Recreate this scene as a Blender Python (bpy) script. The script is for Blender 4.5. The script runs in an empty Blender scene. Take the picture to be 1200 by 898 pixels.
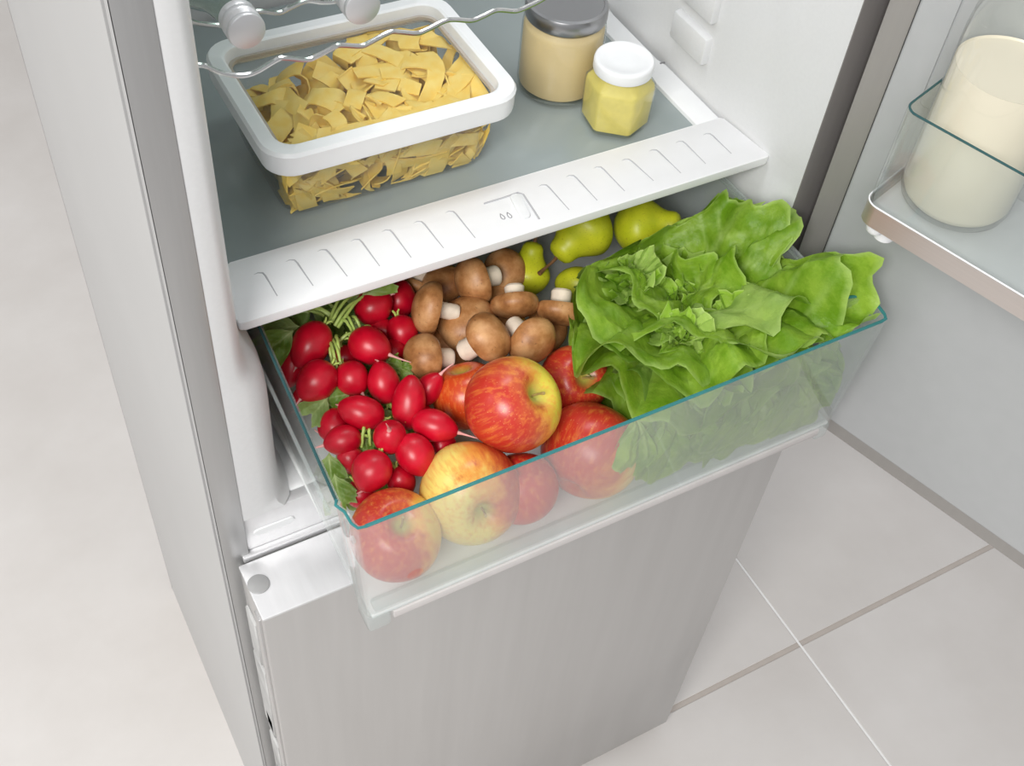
import bpy, bmesh, math, random
from mathutils import Vector, Matrix, noise
random.seed(7)
PI = math.pi
H = 0.84          # height of the freezer door's top edge above the floor (scene is laid out from it, then raised)

# ------------------------------------------------------------------ camera
SC = bpy.context.scene
COL = SC.collection
F_PX = 1371.35
CAM = Vector((-0.11040, -0.56757, 0.92170))
EX = Vector((3330.0, 1222.0, -F_PX)).normalized()
EZ = -Vector((-142.0, -1152.0, -F_PX)); EZ = (EZ - EX * EX.dot(EZ)).normalized()
EY = EZ.cross(EX)
RW = Matrix((EX, EY, EZ))                      # camera -> world
cam_data = bpy.data.cameras.new('camera')
cam_data.sensor_width = 36.0
cam_data.lens = 36.0 * F_PX / 1200.0
cam_data.clip_start = 0.02
cam = bpy.data.objects.new('camera', cam_data)
COL.objects.link(cam)
CR, CU = RW @ Vector((1, 0, 0)), RW @ Vector((0, 1, 0))      # right and up of the view, in the world
M4 = RW.to_4x4(); M4.translation = CAM + Vector((0, 0, H))
cam.matrix_world = M4
SC.camera = cam

# ------------------------------------------------------------------ world, lamps, exposure
world = bpy.data.worlds.new('world'); SC.world = world
world.use_nodes = True
wn = world.node_tree
bg = wn.nodes['Background']
bg.inputs[0].default_value = (0.97, 0.98, 1.0, 1)
bg.inputs[1].default_value = 0.46

def area(name, loc, target, sx, sy, power, color=(1, 1, 1)):
    l = bpy.data.lights.new(name, 'AREA'); l.shape = 'RECTANGLE'
    l.size = sx; l.size_y = sy; l.energy = power; l.color = color
    o = bpy.data.objects.new(name, l); COL.objects.link(o)
    o.location = Vector(loc) + Vector((0, 0, H))
    d = Vector(target) - Vector(loc)
    o.rotation_euler = d.to_track_quat('-Z', 'Y').to_euler()
    return o
area('ceiling_softbox', (-1.1, -1.2, 1.75), (0.3, 0.0, 0.1), 1.0, 0.8, 46, (1.0, 0.985, 0.96))
area('floor_fill', (-1.6, 0.9, 1.7), (-0.6, 1.0, -0.84), 1.4, 1.4, 18, (1.0, 0.99, 0.97))  # added fill, no fixture of the room; whitens the floor on the left
area('interior_lamp', (0.30, 0.20, 0.885), (0.30, 0.16, 0.0), 0.30, 0.10, 1.1, (0.95, 0.98, 1.0))

SC.view_settings.view_transform = 'Standard'
SC.view_settings.look = 'None'
SC.view_settings.exposure = 0.16
SC.view_settings.gamma = 1.0
SC.view_settings.use_curve_mapping = False

# ------------------------------------------------------------------ geometry helpers
def ray(px, py):
    return (RW @ Vector((px - 600.0, -(py - 449.0), -F_PX))).normalized()
def at(px, py, z):
    "the point of the plane at height z that the photograph shows at that pixel"
    r = ray(px, py); return CAM + r * ((z - CAM.z) / r.z)
def cdir(dx, dy, k=0.0):
    "direction on the photograph (dx right, dy down, k towards the viewer) as a world vector"
    return (RW @ Vector((dx, -dy, k))).normalized()
def size_at(p, px):
    return px * (p - CAM).length / F_PX

def obj(name, bm, mat, parent=None, smooth=True, loc=None):
    me = bpy.data.meshes.new(name)
    bmesh.ops.recalc_face_normals(bm, faces=bm.faces) if not getattr(bm, 'keep', False) else None
    bm.to_mesh(me); bm.free()
    if smooth:
        for p in me.polygons: p.use_smooth = True
        try: me.set_sharp_from_angle(angle=math.radians(38))
        except Exception: pass
    if mat is not None:
        for m in (mat if isinstance(mat, (list, tuple)) else [mat]): me.materials.append(m)
    o = bpy.data.objects.new(name, me); COL.objects.link(o)
    if parent is not None: o.parent = parent
    if loc is not None: o.location = loc
    return o
def thing(name, label, cat, loc=(0, 0, 0), group=None):
    o = bpy.data.objects.new(name, None); COL.objects.link(o)
    o.empty_display_size = 0.02
    o.location = loc; o['label'] = label; o['category'] = cat
    if group: o['group'] = group
    return o
def tag(o, label, cat, group=None):
    o['label'] = label; o['category'] = cat
    if group: o['group'] = group
    return o
def box(bm, x0, x1, y0, y1, z0, z1, bev=0.0, seg=2):
    r = bmesh.ops.create_cube(bm, size=1.0)
    vs = r['verts']
    for v in vs:
        v.co = Vector(((x0 + x1) / 2 + v.co.x * (x1 - x0), (y0 + y1) / 2 + v.co.y * (y1 - y0), (z0 + z1) / 2 + v.co.z * (z1 - z0)))
    if bev > 0:
        es = list({e for v in vs for e in v.link_edges})
        bmesh.ops.bevel(bm, geom=es, offset=bev, segments=seg, affect='EDGES', profile=0.5)
def mkbox(*a, **k):
    bm = bmesh.new(); box(bm, *a, **k); return bm
def prism(bm, pts, z0, z1, bev=0.0, seg=2, edges='all', fn=None):
    "polygon pts (x,y) extruded from z0 to z1; fn maps a point to its final place"
    f = fn or (lambda p: p)
    lo = [bm.verts.new((x, y, z0)) for x, y in pts]; hi = [bm.verts.new((x, y, z1)) for x, y in pts]
    n = len(pts)
    fs = [bm.faces.new(hi), bm.faces.new(lo[::-1])]
    for i in range(n): fs.append(bm.faces.new((lo[i], lo[(i + 1) % n], hi[(i + 1) % n], hi[i])))
    if bev > 0:
        if edges == 'top': es = list(fs[0].edges)
        elif edges == 'caps': es = list(fs[0].edges) + list(fs[1].edges)
        else: es = list({e for q in fs for e in q.edges})
        bmesh.ops.bevel(bm, geom=es, offset=bev, segments=seg, affect='EDGES', profile=0.5)
    if fn:
        for v in bm.verts: v.co = Vector(fn(v.co.copy()))
def lathe(bm, prof, seg=32, mat=None):
    "profile [(r,z)...] turned round z"
    rings = []
    for r, z in prof:
        if r < 1e-6: rings.append([bm.verts.new((0, 0, z))])
        else: rings.append([bm.verts.new((r * math.cos(2 * PI * i / seg), r * math.sin(2 * PI * i / seg), z)) for i in range(seg)])
    fs = []
    for a, b in zip(rings, rings[1:]):
        for i in range(seg):
            j = (i + 1) % seg
            if len(a) == 1 and len(b) == 1: continue
            if len(a) == 1: fs.append(bm.faces.new((a[0], b[j], b[i])))
            elif len(b) == 1: fs.append(bm.faces.new((a[i], a[j], b[0])))
            else: fs.append(bm.faces.new((a[i], a[j], b[j], b[i])))
    return fs
def tube(bm, pts, rad, seg=8, cap=True):
    pts = [Vector(p) for p in pts]
    rr = rad if isinstance(rad, (list, tuple)) else [rad] * len(pts)
    rings = []; up = None
    for i, p in enumerate(pts):
        t = (pts[min(i + 1, len(pts) - 1)] - pts[max(i - 1, 0)]).normalized()
        if up is None:
            up = t.orthogonal().normalized()
        up = (up - t * up.dot(t)).normalized(); sd = t.cross(up)
        rings.append([bm.verts.new(p + (up * math.cos(2 * PI * k / seg) + sd * math.sin(2 * PI * k / seg)) * rr[i]) for k in range(seg)])
    for a, b in zip(rings, rings[1:]):
        for k in range(seg): bm.faces.new((a[k], a[(k + 1) % seg], b[(k + 1) % seg], b[k]))
    if cap:
        bm.faces.new(rings[0][::-1]); bm.faces.new(rings[-1])
def rrect(x0, x1, y0, y1, r, n=6):
    out = []
    for cx, cy, a0 in ((x1 - r, y1 - r, 0), (x0 + r, y1 - r, 90), (x0 + r, y0 + r, 180), (x1 - r, y0 + r, 270)):
        for i in range(n + 1):
            a = math.radians(a0 + 90 * i / n); out.append((cx + r * math.cos(a), cy + r * math.sin(a)))
    return out
def loft(bm, loops, close_ends=(False, False)):
    "loops: list of equally long closed point lists"
    L = [[bm.verts.new(p) for p in lp] for lp in loops]
    n = len(L[0])
    for a, b in zip(L, L[1:]):
        for i in range(n): bm.faces.new((a[i], a[(i + 1) % n], b[(i + 1) % n], b[i]))
    if close_ends[0]: bm.faces.new(L[0][::-1])
    if close_ends[1]: bm.faces.new(L[-1])
    return L

# ------------------------------------------------------------------ materials
def new_mat(name):
    m = bpy.data.materials.new(name); m.use_nodes = True
    nt = m.node_tree; p = nt.nodes['Principled BSDF']
    return m, nt, p
def tc(nt, kind='Object', scale=(1, 1, 1)):
    t = nt.nodes.new('ShaderNodeTexCoord'); mp = nt.nodes.new('ShaderNodeMapping')
    mp.inputs['Scale'].default_value = scale
    nt.links.new(t.outputs[kind], mp.inputs[0]); return mp.outputs[0]
def noise_n(nt, vec, scale, detail=3, rough=0.5):
    n = nt.nodes.new('ShaderNodeTexNoise'); n.inputs['Scale'].default_value = scale
    n.inputs['Detail'].default_value = detail; n.inputs['Roughness'].default_value = rough
    nt.links.new(vec, n.inputs['Vector']); return n.outputs[0]
def ramp(nt, fac, stops):
    r = nt.nodes.new('ShaderNodeValToRGB'); e = r.color_ramp.elements
    while len(e) < len(stops): e.new(0.5)
    for k, (p, c) in enumerate(stops):
        e[k].position = p; e[k].color = (*c, 1) if len(c) == 3 else c
    nt.links.new(fac, r.inputs[0]); return r.outputs[0]
def mixc(nt, fac, a, b):
    m = nt.nodes.new('ShaderNodeMix'); m.data_type = 'RGBA'
    for sock, v in ((m.inputs[0], fac), (m.inputs[6], a), (m.inputs[7], b)):
        if hasattr(v, 'links'): nt.links.new(v, sock)
        elif isinstance(v, (int, float)): sock.default_value = v
        else: sock.default_value = (*v, 1)
    return m.outputs[2]
def mathn(nt, op, a, b=0.0):
    m = nt.nodes.new('ShaderNodeMath'); m.operation = op
    for i, v in enumerate((a, b)):
        if hasattr(v, 'links'): nt.links.new(v, m.inputs[i])
        else: m.inputs[i].default_value = v
    return m.outputs[0]
def bump(nt, p, h, strength, dist=0.001):
    b = nt.nodes.new('ShaderNodeBump'); b.inputs['Strength'].default_value = strength; b.inputs['Distance'].default_value = dist
    nt.links.new(h, b.inputs['Height']); nt.links.new(b.outputs[0], p.inputs['Normal'])
def plain(name, col, rough=0.5, metal=0.0, var=0.04, nscale=60, bmp=0.0, sss=0.0):
    m, nt, p = new_mat(name)
    v = tc(nt); n = noise_n(nt, v, nscale, 4)
    c = ramp(nt, n, [(0.3, tuple(max(0, x * (1 - var)) for x in col)), (0.7, tuple(min(1, x * (1 + var)) for x in col))])
    nt.links.new(c, p.inputs['Base Color'])
    p.inputs['Roughness'].default_value = rough; p.inputs['Metallic'].default_value = metal
    if bmp: bump(nt, p, n, bmp)
    if sss:
        p.inputs['Subsurface Weight'].default_value = sss; p.inputs['Subsurface Radius'].default_value = (0.01, 0.005, 0.003)
        p.inputs['Subsurface Scale'].default_value = 0.5
    return m
def steel(name, col, rough, stretch=(4, 4, 400), metal=0.85):
    m, nt, p = new_mat(name)
    v = tc(nt, 'Object', stretch); n = noise_n(nt, v, 3.0, 4, 0.6)
    nt.links.new(ramp(nt, n, [(0.25, tuple(x * 0.96 for x in col)), (0.75, tuple(min(1, x * 1.04) for x in col))]), p.inputs['Base Color'])
    p.inputs['Metallic'].default_value = metal
    r = mathn(nt, 'ADD', mathn(nt, 'MULTIPLY', n, 0.10), rough - 0.05); nt.links.new(r, p.inputs['Roughness'])
    bump(nt, p, n, 0.02, 0.0005)
    return m
def clear(name, tint=(1, 1, 1), haze=0.06, hazecol=(0.9, 0.93, 0.93), spec=1.0, rough=0.04, ior=1.45):
    "see-through plastic or glass: clear, a little milky, glossy by Fresnel"
    m, nt, p = new_mat(name)
    nt.nodes.remove(p)
    out = nt.nodes['Material Output']
    tr = nt.nodes.new('ShaderNodeBsdfTransparent'); tr.inputs[0].default_value = (*tint, 1)
    df = nt.nodes.new('ShaderNodeBsdfDiffuse'); df.inputs[0].default_value = (*hazecol, 1)
    tl = nt.nodes.new('ShaderNodeBsdfTranslucent'); tl.inputs[0].default_value = (*hazecol, 1)
    m0 = nt.nodes.new('ShaderNodeMixShader'); m0.inputs[0].default_value = 0.35
    nt.links.new(df.outputs[0], m0.inputs[1]); nt.links.new(tl.outputs[0], m0.inputs[2])
    gl = nt.nodes.new('ShaderNodeBsdfGlossy'); gl.inputs['Roughness'].default_value = rough
    lw_ = nt.nodes.new('ShaderNodeLayerWeight'); lw_.inputs[0].default_value = 0.5
    fz = mathn(nt, 'ADD', mathn(nt, 'MULTIPLY', mathn(nt, 'POWER', lw_.outputs['Facing'], 4.0), 0.8), 0.035)
    m1 = nt.nodes.new('ShaderNodeMixShader'); m2 = nt.nodes.new('ShaderNodeMixShader')
    n = noise_n(nt, tc(nt), 8.0, 2)
    hz = mathn(nt, 'MULTIPLY', mathn(nt, 'ADD', mathn(nt, 'MULTIPLY', n, 0.3), 0.85), haze)
    nt.links.new(hz, m1.inputs[0])
    nt.links.new(tr.outputs[0], m1.inputs[1]); nt.links.new(m0.outputs[0], m1.inputs[2])
    nt.links.new(mathn(nt, 'MULTIPLY', fz, spec), m2.inputs[0])
    nt.links.new(m1.outputs[0], m2.inputs[1]); nt.links.new(gl.outputs[0], m2.inputs[2])
    nt.links.new(m2.outputs[0], out.inputs[0])
    return m

M = {}
M['white'] = plain('white_plastic', (0.80, 0.81, 0.82), 0.35, var=0.01)
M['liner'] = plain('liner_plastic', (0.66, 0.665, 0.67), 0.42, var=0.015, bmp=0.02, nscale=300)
M['trimwhite'] = plain('shelf_trim_plastic', (0.80, 0.80, 0.81), 0.45, var=0.01)
M['grayline'] = plain('grey_print', (0.22, 0.22, 0.23), 0.6)
M['reliefshade'] = plain('trim_relief_shade', (0.42, 0.42, 0.44), 0.6)  # grey puts the shadow edges of the embossed marks into the colour
M['side'] = plain('painted_side_panel', (0.55, 0.55, 0.545), 0.38, metal=0.2, var=0.02, nscale=5)
M['steel'] = steel('brushed_steel', (0.60, 0.595, 0.59), 0.38, (14, 3, 0.8), 0.85)
M['frame'] = steel('frame_steel', (0.46, 0.46, 0.46), 0.36, (40, 40, 2), 0.75)
M['darkframe'] = steel('dark_frame_steel', (0.22, 0.205, 0.20), 0.40, (40, 40, 2), 0.25)
M['border'] = steel('door_border_steel', (0.33, 0.315, 0.30), 0.45, (40, 40, 2), 0.2)
M['topsteel'] = steel('door_cap_steel', (0.70, 0.70, 0.71), 0.40, (30, 4, 4), 0.5)
M['edgesteel'] = steel('rail_steel', (0.62, 0.57, 0.54), 0.36, (4, 4, 300))
M['plug'] = plain('grey_plug', (0.33, 0.33, 0.33), 0.4)
M['gasket'] = plain('black_gasket', (0.03, 0.03, 0.03), 0.6)
M['graygasket'] = plain('grey_gasket', (0.50, 0.50, 0.49), 0.6, var=0.2, nscale=25)
M['shelfglass'] = plain('smoked_shelf_glass', (0.30, 0.345, 0.345), 0.16, var=0.05, nscale=6)
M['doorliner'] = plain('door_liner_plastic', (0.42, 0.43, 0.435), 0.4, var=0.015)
M['wire'] = steel('chromed_wire', (0.62, 0.62, 0.61), 0.20, (4, 4, 4), 0.95)
M['alu'] = steel('aluminium_cap', (0.66, 0.66, 0.67), 0.38, (4, 4, 4), 0.7)
M['jarmetal'] = steel('jar_lid_metal', (0.36, 0.36, 0.37), 0.30, (4, 4, 4), 0.95)
M['pane'] = clear('hazed_drawer_pane', (0.97, 0.99, 0.985), 0.125, (0.88, 0.90, 0.91), 1.0)  # white haze stands in for the bright surroundings mirrored on the pane
M['sideglass'] = clear('drawer_side_plastic', (0.96, 0.985, 0.98), 0.14, (0.80, 0.84, 0.84), 1.0)
M['rim'] = clear('teal_edge', (0.30, 0.60, 0.62), 0.6, (0.10, 0.42, 0.43), 0.6)
M['rimdark'] = clear('dark_teal_edge', (0.2, 0.4, 0.42), 0.6, (0.08, 0.20, 0.21), 0.6)
M['boxclear'] = clear('storage_box_plastic', (0.985, 0.99, 0.985), 0.018, (0.85, 0.87, 0.85), 1.0)
M['taupe'] = plain('lid_seal', (0.47, 0.42, 0.36), 0.5)
M['jarglass'] = clear('jar_glass', (0.97, 0.985, 0.96), 0.03, (0.8, 0.85, 0.75), 1.0)
M['greenglass'] = clear('bottle_glass', (0.72, 0.80, 0.76), 0.22, (0.32, 0.38, 0.36), 1.0)
M['milkglass'] = clear('milk_bottle_glass', (0.97, 0.98, 0.97), 0.06, (0.7, 0.72, 0.70), 1.0)
M['milk'] = plain('milk', (0.79, 0.72, 0.58), 0.35, var=0.01, nscale=20, sss=0.0)
M['horse'] = plain('beige_sauce', (0.66, 0.51, 0.28), 0.5, var=0.04, nscale=40)
M['mustard'] = plain('yellow_sauce', (0.68, 0.57, 0.15), 0.5, var=0.06, nscale=120, bmp=0.1)
M['grout'] = plain('beige_grout', (0.56, 0.505, 0.46), 0.8)
M['litgrout'] = plain('lit_grout', (0.97, 0.96, 0.95), 0.6)  # highlight along the joint, put into the grout's colour
M['pasta'] = None

def tile_mat():
    m, nt, p = new_mat('porcelain_tile')
    v = tc(nt, 'Object'); n = noise_n(nt, v, 3.5, 6, 0.6); n2 = noise_n(nt, v, 40, 3)
    c = ramp(nt, n, [(0.3, (0.675, 0.64, 0.61)), (0.7, (0.755, 0.725, 0.70))])
    nt.links.new(c, p.inputs['Base Color']); p.inputs['Roughness'].default_value = 0.5
    bump(nt, p, n2, 0.05, 0.001)
    return m
M['tile'] = tile_mat()

def pasta_mat():
    m, nt, p = new_mat('egg_pasta')
    v = tc(nt); n = noise_n(nt, v, 90, 4)
    nt.links.new(ramp(nt, n, [(0.38, (0.97, 0.72, 0.15)), (0.62, (0.99, 0.81, 0.25))]), p.inputs['Base Color'])
    p.inputs['Roughness'].default_value = 0.6
    bump(nt, p, n, 0.15, 0.0004)
    tl = nt.nodes.new('ShaderNodeBsdfTranslucent'); tl.inputs[0].default_value = (0.98, 0.62, 0.08, 1)
    mx = nt.nodes.new('ShaderNodeMixShader'); mx.inputs[0].default_value = 0.25
    nt.links.new(p.outputs[0], mx.inputs[1]); nt.links.new(tl.outputs[0], mx.inputs[2]); nt.links.new(mx.outputs[0], nt.nodes['Material Output'].inputs[0])
    return m
M['pasta'] = pasta_mat()

def apple_mat(name, blush, thr, seed, red=(0.62, 0.045, 0.02), yel=(0.83, 0.60, 0.10)):
    m, nt, p = new_mat(name)
    t = nt.nodes.new('ShaderNodeTexCoord')
    nrm = nt.nodes.new('ShaderNodeVectorMath'); nrm.operation = 'NORMALIZE'; nt.links.new(t.outputs['Object'], nrm.inputs[0])
    dt = nt.nodes.new('ShaderNodeVectorMath'); dt.operation = 'DOT_PRODUCT'
    nt.links.new(nrm.outputs[0], dt.inputs[0]); dt.inputs[1].default_value = Vector(blush).normalized()
    mp = nt.nodes.new('ShaderNodeMapping'); mp.inputs['Location'].default_value = (seed, seed * 2, 0); mp.inputs['Scale'].default_value = (95, 95, 14)
    nt.links.new(t.outputs['Object'], mp.inputs[0])
    st = noise_n(nt, mp.outputs[0], 1.0, 5, 0.65)
    mp2 = nt.nodes.new('ShaderNodeMapping'); mp2.inputs['Location'].default_value = (seed, 0, seed); nt.links.new(t.outputs['Object'], mp2.inputs[0])
    big = noise_n(nt, mp2.outputs[0], 22, 3)
    f = mathn(nt, 'ADD', mathn(nt, 'ADD', dt.outputs['Value'], mathn(nt, 'MULTIPLY', mathn(nt, 'SUBTRACT', st, 0.5), 1.1)), mathn(nt, 'MULTIPLY', mathn(nt, 'SUBTRACT', big, 0.5), 1.5))
    mid = tuple((a + b) * 0.5 for a, b in zip(red, yel))
    c = ramp(nt, mathn(nt, 'ADD', mathn(nt, 'MULTIPLY', mathn(nt, 'SUBTRACT', f, thr), 0.6), 0.5),
             [(0.18, yel), (0.40, (0.78, 0.34, 0.06)), (0.58, (red[0] * 1.05, red[1] * 2.6, red[2] * 1.6)), (0.82, red)])
    st2 = noise_n(nt, mp.outputs[0], 2.6, 3, 0.6)
    c = mixc(nt, mathn(nt, 'MULTIPLY', ramp(nt, st2, [(0.48, (0, 0, 0)), (0.70, (1, 1, 1))]), 0.55), c, (0.78, 0.26, 0.05))
    c = mixc(nt, mathn(nt, 'MULTIPLY', ramp(nt, st, [(0.60, (0, 0, 0)), (0.78, (1, 1, 1))]), 0.45), c, tuple(x * 0.6 for x in red))
    vo = nt.nodes.new('ShaderNodeTexVoronoi'); vo.inputs['Scale'].default_value = 330; nt.links.new(t.outputs['Object'], vo.inputs['Vector'])
    sp = ramp(nt, vo.outputs['Distance'], [(0.07, (1, 1, 1)), (0.15, (0, 0, 0))])
    spv = mathn(nt, 'MULTIPLY', sp, 0.38)
    c2 = mixc(nt, spv, c, (0.90, 0.66, 0.30))
    # greenish russet in the stem hollow
    sx = nt.nodes.new('ShaderNodeSeparateXYZ'); nt.links.new(t.outputs['Object'], sx.inputs[0])
    rr = mathn(nt, 'SQRT', mathn(nt, 'ADD', mathn(nt, 'POWER', sx.outputs[0], 2.0), mathn(nt, 'POWER', sx.outputs[1], 2.0)))
    hol = mathn(nt, 'MULTIPLY', ramp(nt, rr, [(0.004, (1, 1, 1)), (0.012, (0, 0, 0))]), mathn(nt, 'GREATER_THAN', sx.outputs[2], 0.0))
    c3 = mixc(nt, mathn(nt, 'MULTIPLY', hol, 0.85), c2, (0.42, 0.42, 0.08))
    nt.links.new(c3, p.inputs['Base Color'])
    p.inputs['Roughness'].default_value = 0.30
    p.inputs['Subsurface Weight'].default_value = 0.08; p.inputs['Subsurface Radius'].default_value = (0.006, 0.003, 0.001)
    bump(nt, p, st, 0.03, 0.0008)
    return m
def radish_mat():
    m, nt, p = new_mat('radish_skin')
    v = tc(nt); n = noise_n(nt, v, 70, 4); n2 = noise_n(nt, v, 400, 2)
    c = ramp(nt, n, [(0.25, (0.42, 0.001, 0.012)), (0.6, (0.58, 0.003, 0.022)), (0.85, (0.68, 0.02, 0.045))])
    nt.links.new(c, p.inputs['Base Color']); p.inputs['Roughness'].default_value = 0.34
    p.inputs['Subsurface Weight'].default_value = 0.06; p.inputs['Subsurface Radius'].default_value = (0.004, 0.001, 0.001)
    bump(nt, p, n2, 0.05, 0.0006)
    return m
M['radish'] = radish_mat()
M['radtail'] = plain('radish_root_tip', (0.78, 0.38, 0.36), 0.5, var=0.15)
def mush_mat():
    m, nt, p = new_mat('mushroom_cap')
    v = tc(nt); n = noise_n(nt, v, 42, 5, 0.6); n2 = noise_n(nt, v, 260, 3)
    c = ramp(nt, n, [(0.33, (0.25, 0.095, 0.028)), (0.48, (0.45, 0.20, 0.07)), (0.66, (0.66, 0.36, 0.16))])
    sp = ramp(nt, n2, [(0.66, (0, 0, 0)), (0.78, (1, 1, 1))])
    c = mixc(nt, mathn(nt, 'MULTIPLY', sp, 0.6), c, (0.13, 0.05, 0.02))
    nt.links.new(c, p.inputs['Base Color']); p.inputs['Roughness'].default_value = 0.45
    bump(nt, p, n2, 0.10, 0.0006)
    return m
M['cap'] = mush_mat()
M['mstem'] = plain('mushroom_stem', (0.88, 0.76, 0.62), 0.7, var=0.12, nscale=110, bmp=0.2)
M['gill'] = plain('mushroom_gill', (0.62, 0.46, 0.32), 0.8, var=0.2, nscale=200, bmp=0.3)
def pear_mat():
    m, nt, p = new_mat('pear_skin')
    v = tc(nt); n = noise_n(nt, v, 30, 5, 0.6); n2 = noise_n(nt, v, 500, 2)
    c = ramp(nt, n, [(0.3, (0.42, 0.48, 0.010)), (0.7, (0.66, 0.66, 0.03))])
    sp = ramp(nt, n2, [(0.62, (0, 0, 0)), (0.72, (1, 1, 1))])
    c = mixc(nt, mathn(nt, 'MULTIPLY', sp, 0.45), c, (0.20, 0.17, 0.02))
    nt.links.new(c, p.inputs['Base Color']); p.inputs['Roughness'].default_value = 0.42
    bump(nt, p, n2, 0.06, 0.0006)
    return m
M['pear'] = pear_mat()
M['bark'] = plain('fruit_stem', (0.16, 0.075, 0.03), 0.7, var=0.3, nscale=200, bmp=0.2)
M['applestem'] = plain('apple_stem', (0.42, 0.30, 0.10), 0.6, var=0.2, nscale=200)
def leaf_mat(name, dark, mid, pale):
    m, nt, p = new_mat(name)
    at_ = nt.nodes.new('ShaderNodeAttribute'); at_.attribute_name = 'along'
    v = tc(nt); n = noise_n(nt, v, 30, 5, 0.65); n2 = noise_n(nt, v, 130, 4, 0.6)
    sx = nt.nodes.new('ShaderNodeSeparateColor'); nt.links.new(at_.outputs['Color'], sx.inputs[0])
    base = ramp(nt, n, [(0.38, dark), (0.62, mid)])
    oi = nt.nodes.new('ShaderNodeObjectInfo'); ge = nt.nodes.new('ShaderNodeNewGeometry')
    base = mixc(nt, mathn(nt, 'MULTIPLY', oi.outputs['Random'], 0.45), base, tuple(a_ * 0.55 for a_ in dark))
    base = mixc(nt, mathn(nt, 'MULTIPLY', ge.outputs['Backfacing'], 0.30), base, tuple(a_ * 0.8 + 0.06 for a_ in pale))
    c = mixc(nt, sx.outputs[0], base, pale)      # red channel: paleness (rib, base, margin)
    nt.links.new(c, p.inputs['Base Color']); p.inputs['Roughness'].default_value = 0.42
    p.inputs['Specular IOR Level'].default_value = 0.35
    bump(nt, p, n2, 0.6, 0.0022)
    out = nt.nodes['Material Output']
    tl = nt.nodes.new('ShaderNodeBsdfTranslucent'); nt.links.new(mixc(nt, 0.35, c, (0.45, 0.70, 0.05)), tl.inputs[0])
    mx = nt.nodes.new('ShaderNodeMixShader'); mx.inputs[0].default_value = 0.30
    nt.links.new(p.outputs[0], mx.inputs[1]); nt.links.new(tl.outputs[0], mx.inputs[2]); nt.links.new(mx.outputs[0], out.inputs[0])
    return m
M['leaf'] = leaf_mat('lettuce_leaf', (0.18, 0.36, 0.014), (0.38, 0.58, 0.06), (0.60, 0.78, 0.26))
M['heart'] = leaf_mat('lettuce_heart_leaf', (0.32, 0.55, 0.04), (0.47, 0.70, 0.10), (0.72, 0.84, 0.34))
M['radleaf'] = leaf_mat('radish_leaf', (0.15, 0.28, 0.03), (0.27, 0.42, 0.07), (0.5, 0.62, 0.26))
M['stalk'] = plain('radish_stalk', (0.45, 0.60, 0.14), 0.45, var=0.2, nscale=80)

# ------------------------------------------------------------------ the floor and the room
fl = obj('floor', mkbox(-3.0, 4.2, -3.3, 3.7, -H - 0.05, -H - 0.0025), M['grout']); fl['kind'] = 'structure'
TX, TY, GX, GY = 1.24, 2.40, 0.004, 0.009
tm = bmesh.new(); box(tm, GX / 2, TX - GX / 2, GY / 2, TY - GY / 2, -0.0022, 0, 0.0012, 1)
tile_me = None
for i in range(-3, 3):
    for j in range(-1, 2):
        x = 0.891 + TX * i; y = -0.044 + TY * j
        if tile_me is None:
            t0 = obj('tile', tm, M['tile'], fl, smooth=False); tile_me = t0.data; t = t0
        else:
            t = bpy.data.objects.new('tile', tile_me); COL.objects.link(t); t.parent = fl
        t.location = (x, y, -H)
for i in range(-2, 4):
    x = 0.891 + TX * i; obj('lit_grout_line', mkbox(x - GX / 2 + 0.0002, x + GX / 2 - 0.0002, -2.4, 3.6, -H - 0.002, -H - 0.0003), M['litgrout'], fl, smooth=False)
w = obj('wall_back', mkbox(-3.0, 4.2, 3.7, 3.82, -H - 0.05, 1.9), plain('wall_paint', (0.82, 0.82, 0.81), 0.8)); w['kind'] = 'structure'
b = obj('baseboard_back', mkbox(-3.0, 4.2, 3.685, 3.70, -H, -H + 0.08, bev=0.003), M['white']); b['kind'] = 'structure'

# ------------------------------------------------------------------ the refrigerator
FR = thing('refrigerator', 'tall brushed-steel fridge-freezer standing open on the pale tiled floor', 'refrigerator', (0.3, 0.25, -H))
FO = Vector((0.3, 0.25, -H))
def fobj(name, bm, mat, parent=None, smooth=True):
    o = obj(name, bm, mat, parent or FR, smooth)
    if parent is None: o.location = -FO
    return o
TOP = 0.98
bm = bmesh.new()                                     # outer shell
box(bm, -0.0125, -0.0105, 0.0, 0.515, -H, TOP)
box(bm, 0.6105, 0.6125, 0.0, 0.515, -H, TOP)
box(bm, -0.0125, 0.6125, 0.513, 0.515, -H, TOP)
box(bm, -0.0125, 0.6125, 0.0, 0.515, TOP - 0.002, TOP)
box(bm, -0.0105, 0.6105, 0.012, 0.513, -H, -0.06)
fobj('cabinet_shell', bm, M['side'], smooth=False)
fobj('front_frame', mkbox(-0.0122, 0.0125, 0.0, 0.012, -H + 0.02, TOP, bev=0.0012), M['frame'])
fobj('hinge_side_frame', mkbox(0.5575, 0.6120, 0.0, 0.012, -H + 0.02, TOP, bev=0.0012), M['darkframe'])
fobj('frame_edge_shadow', mkbox(-0.0138, -0.0122, 0.0012, 0.004, -H + 0.02, TOP), M['plug'])  # dark strip standing in for the shadow line at the frame's outer edge
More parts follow.
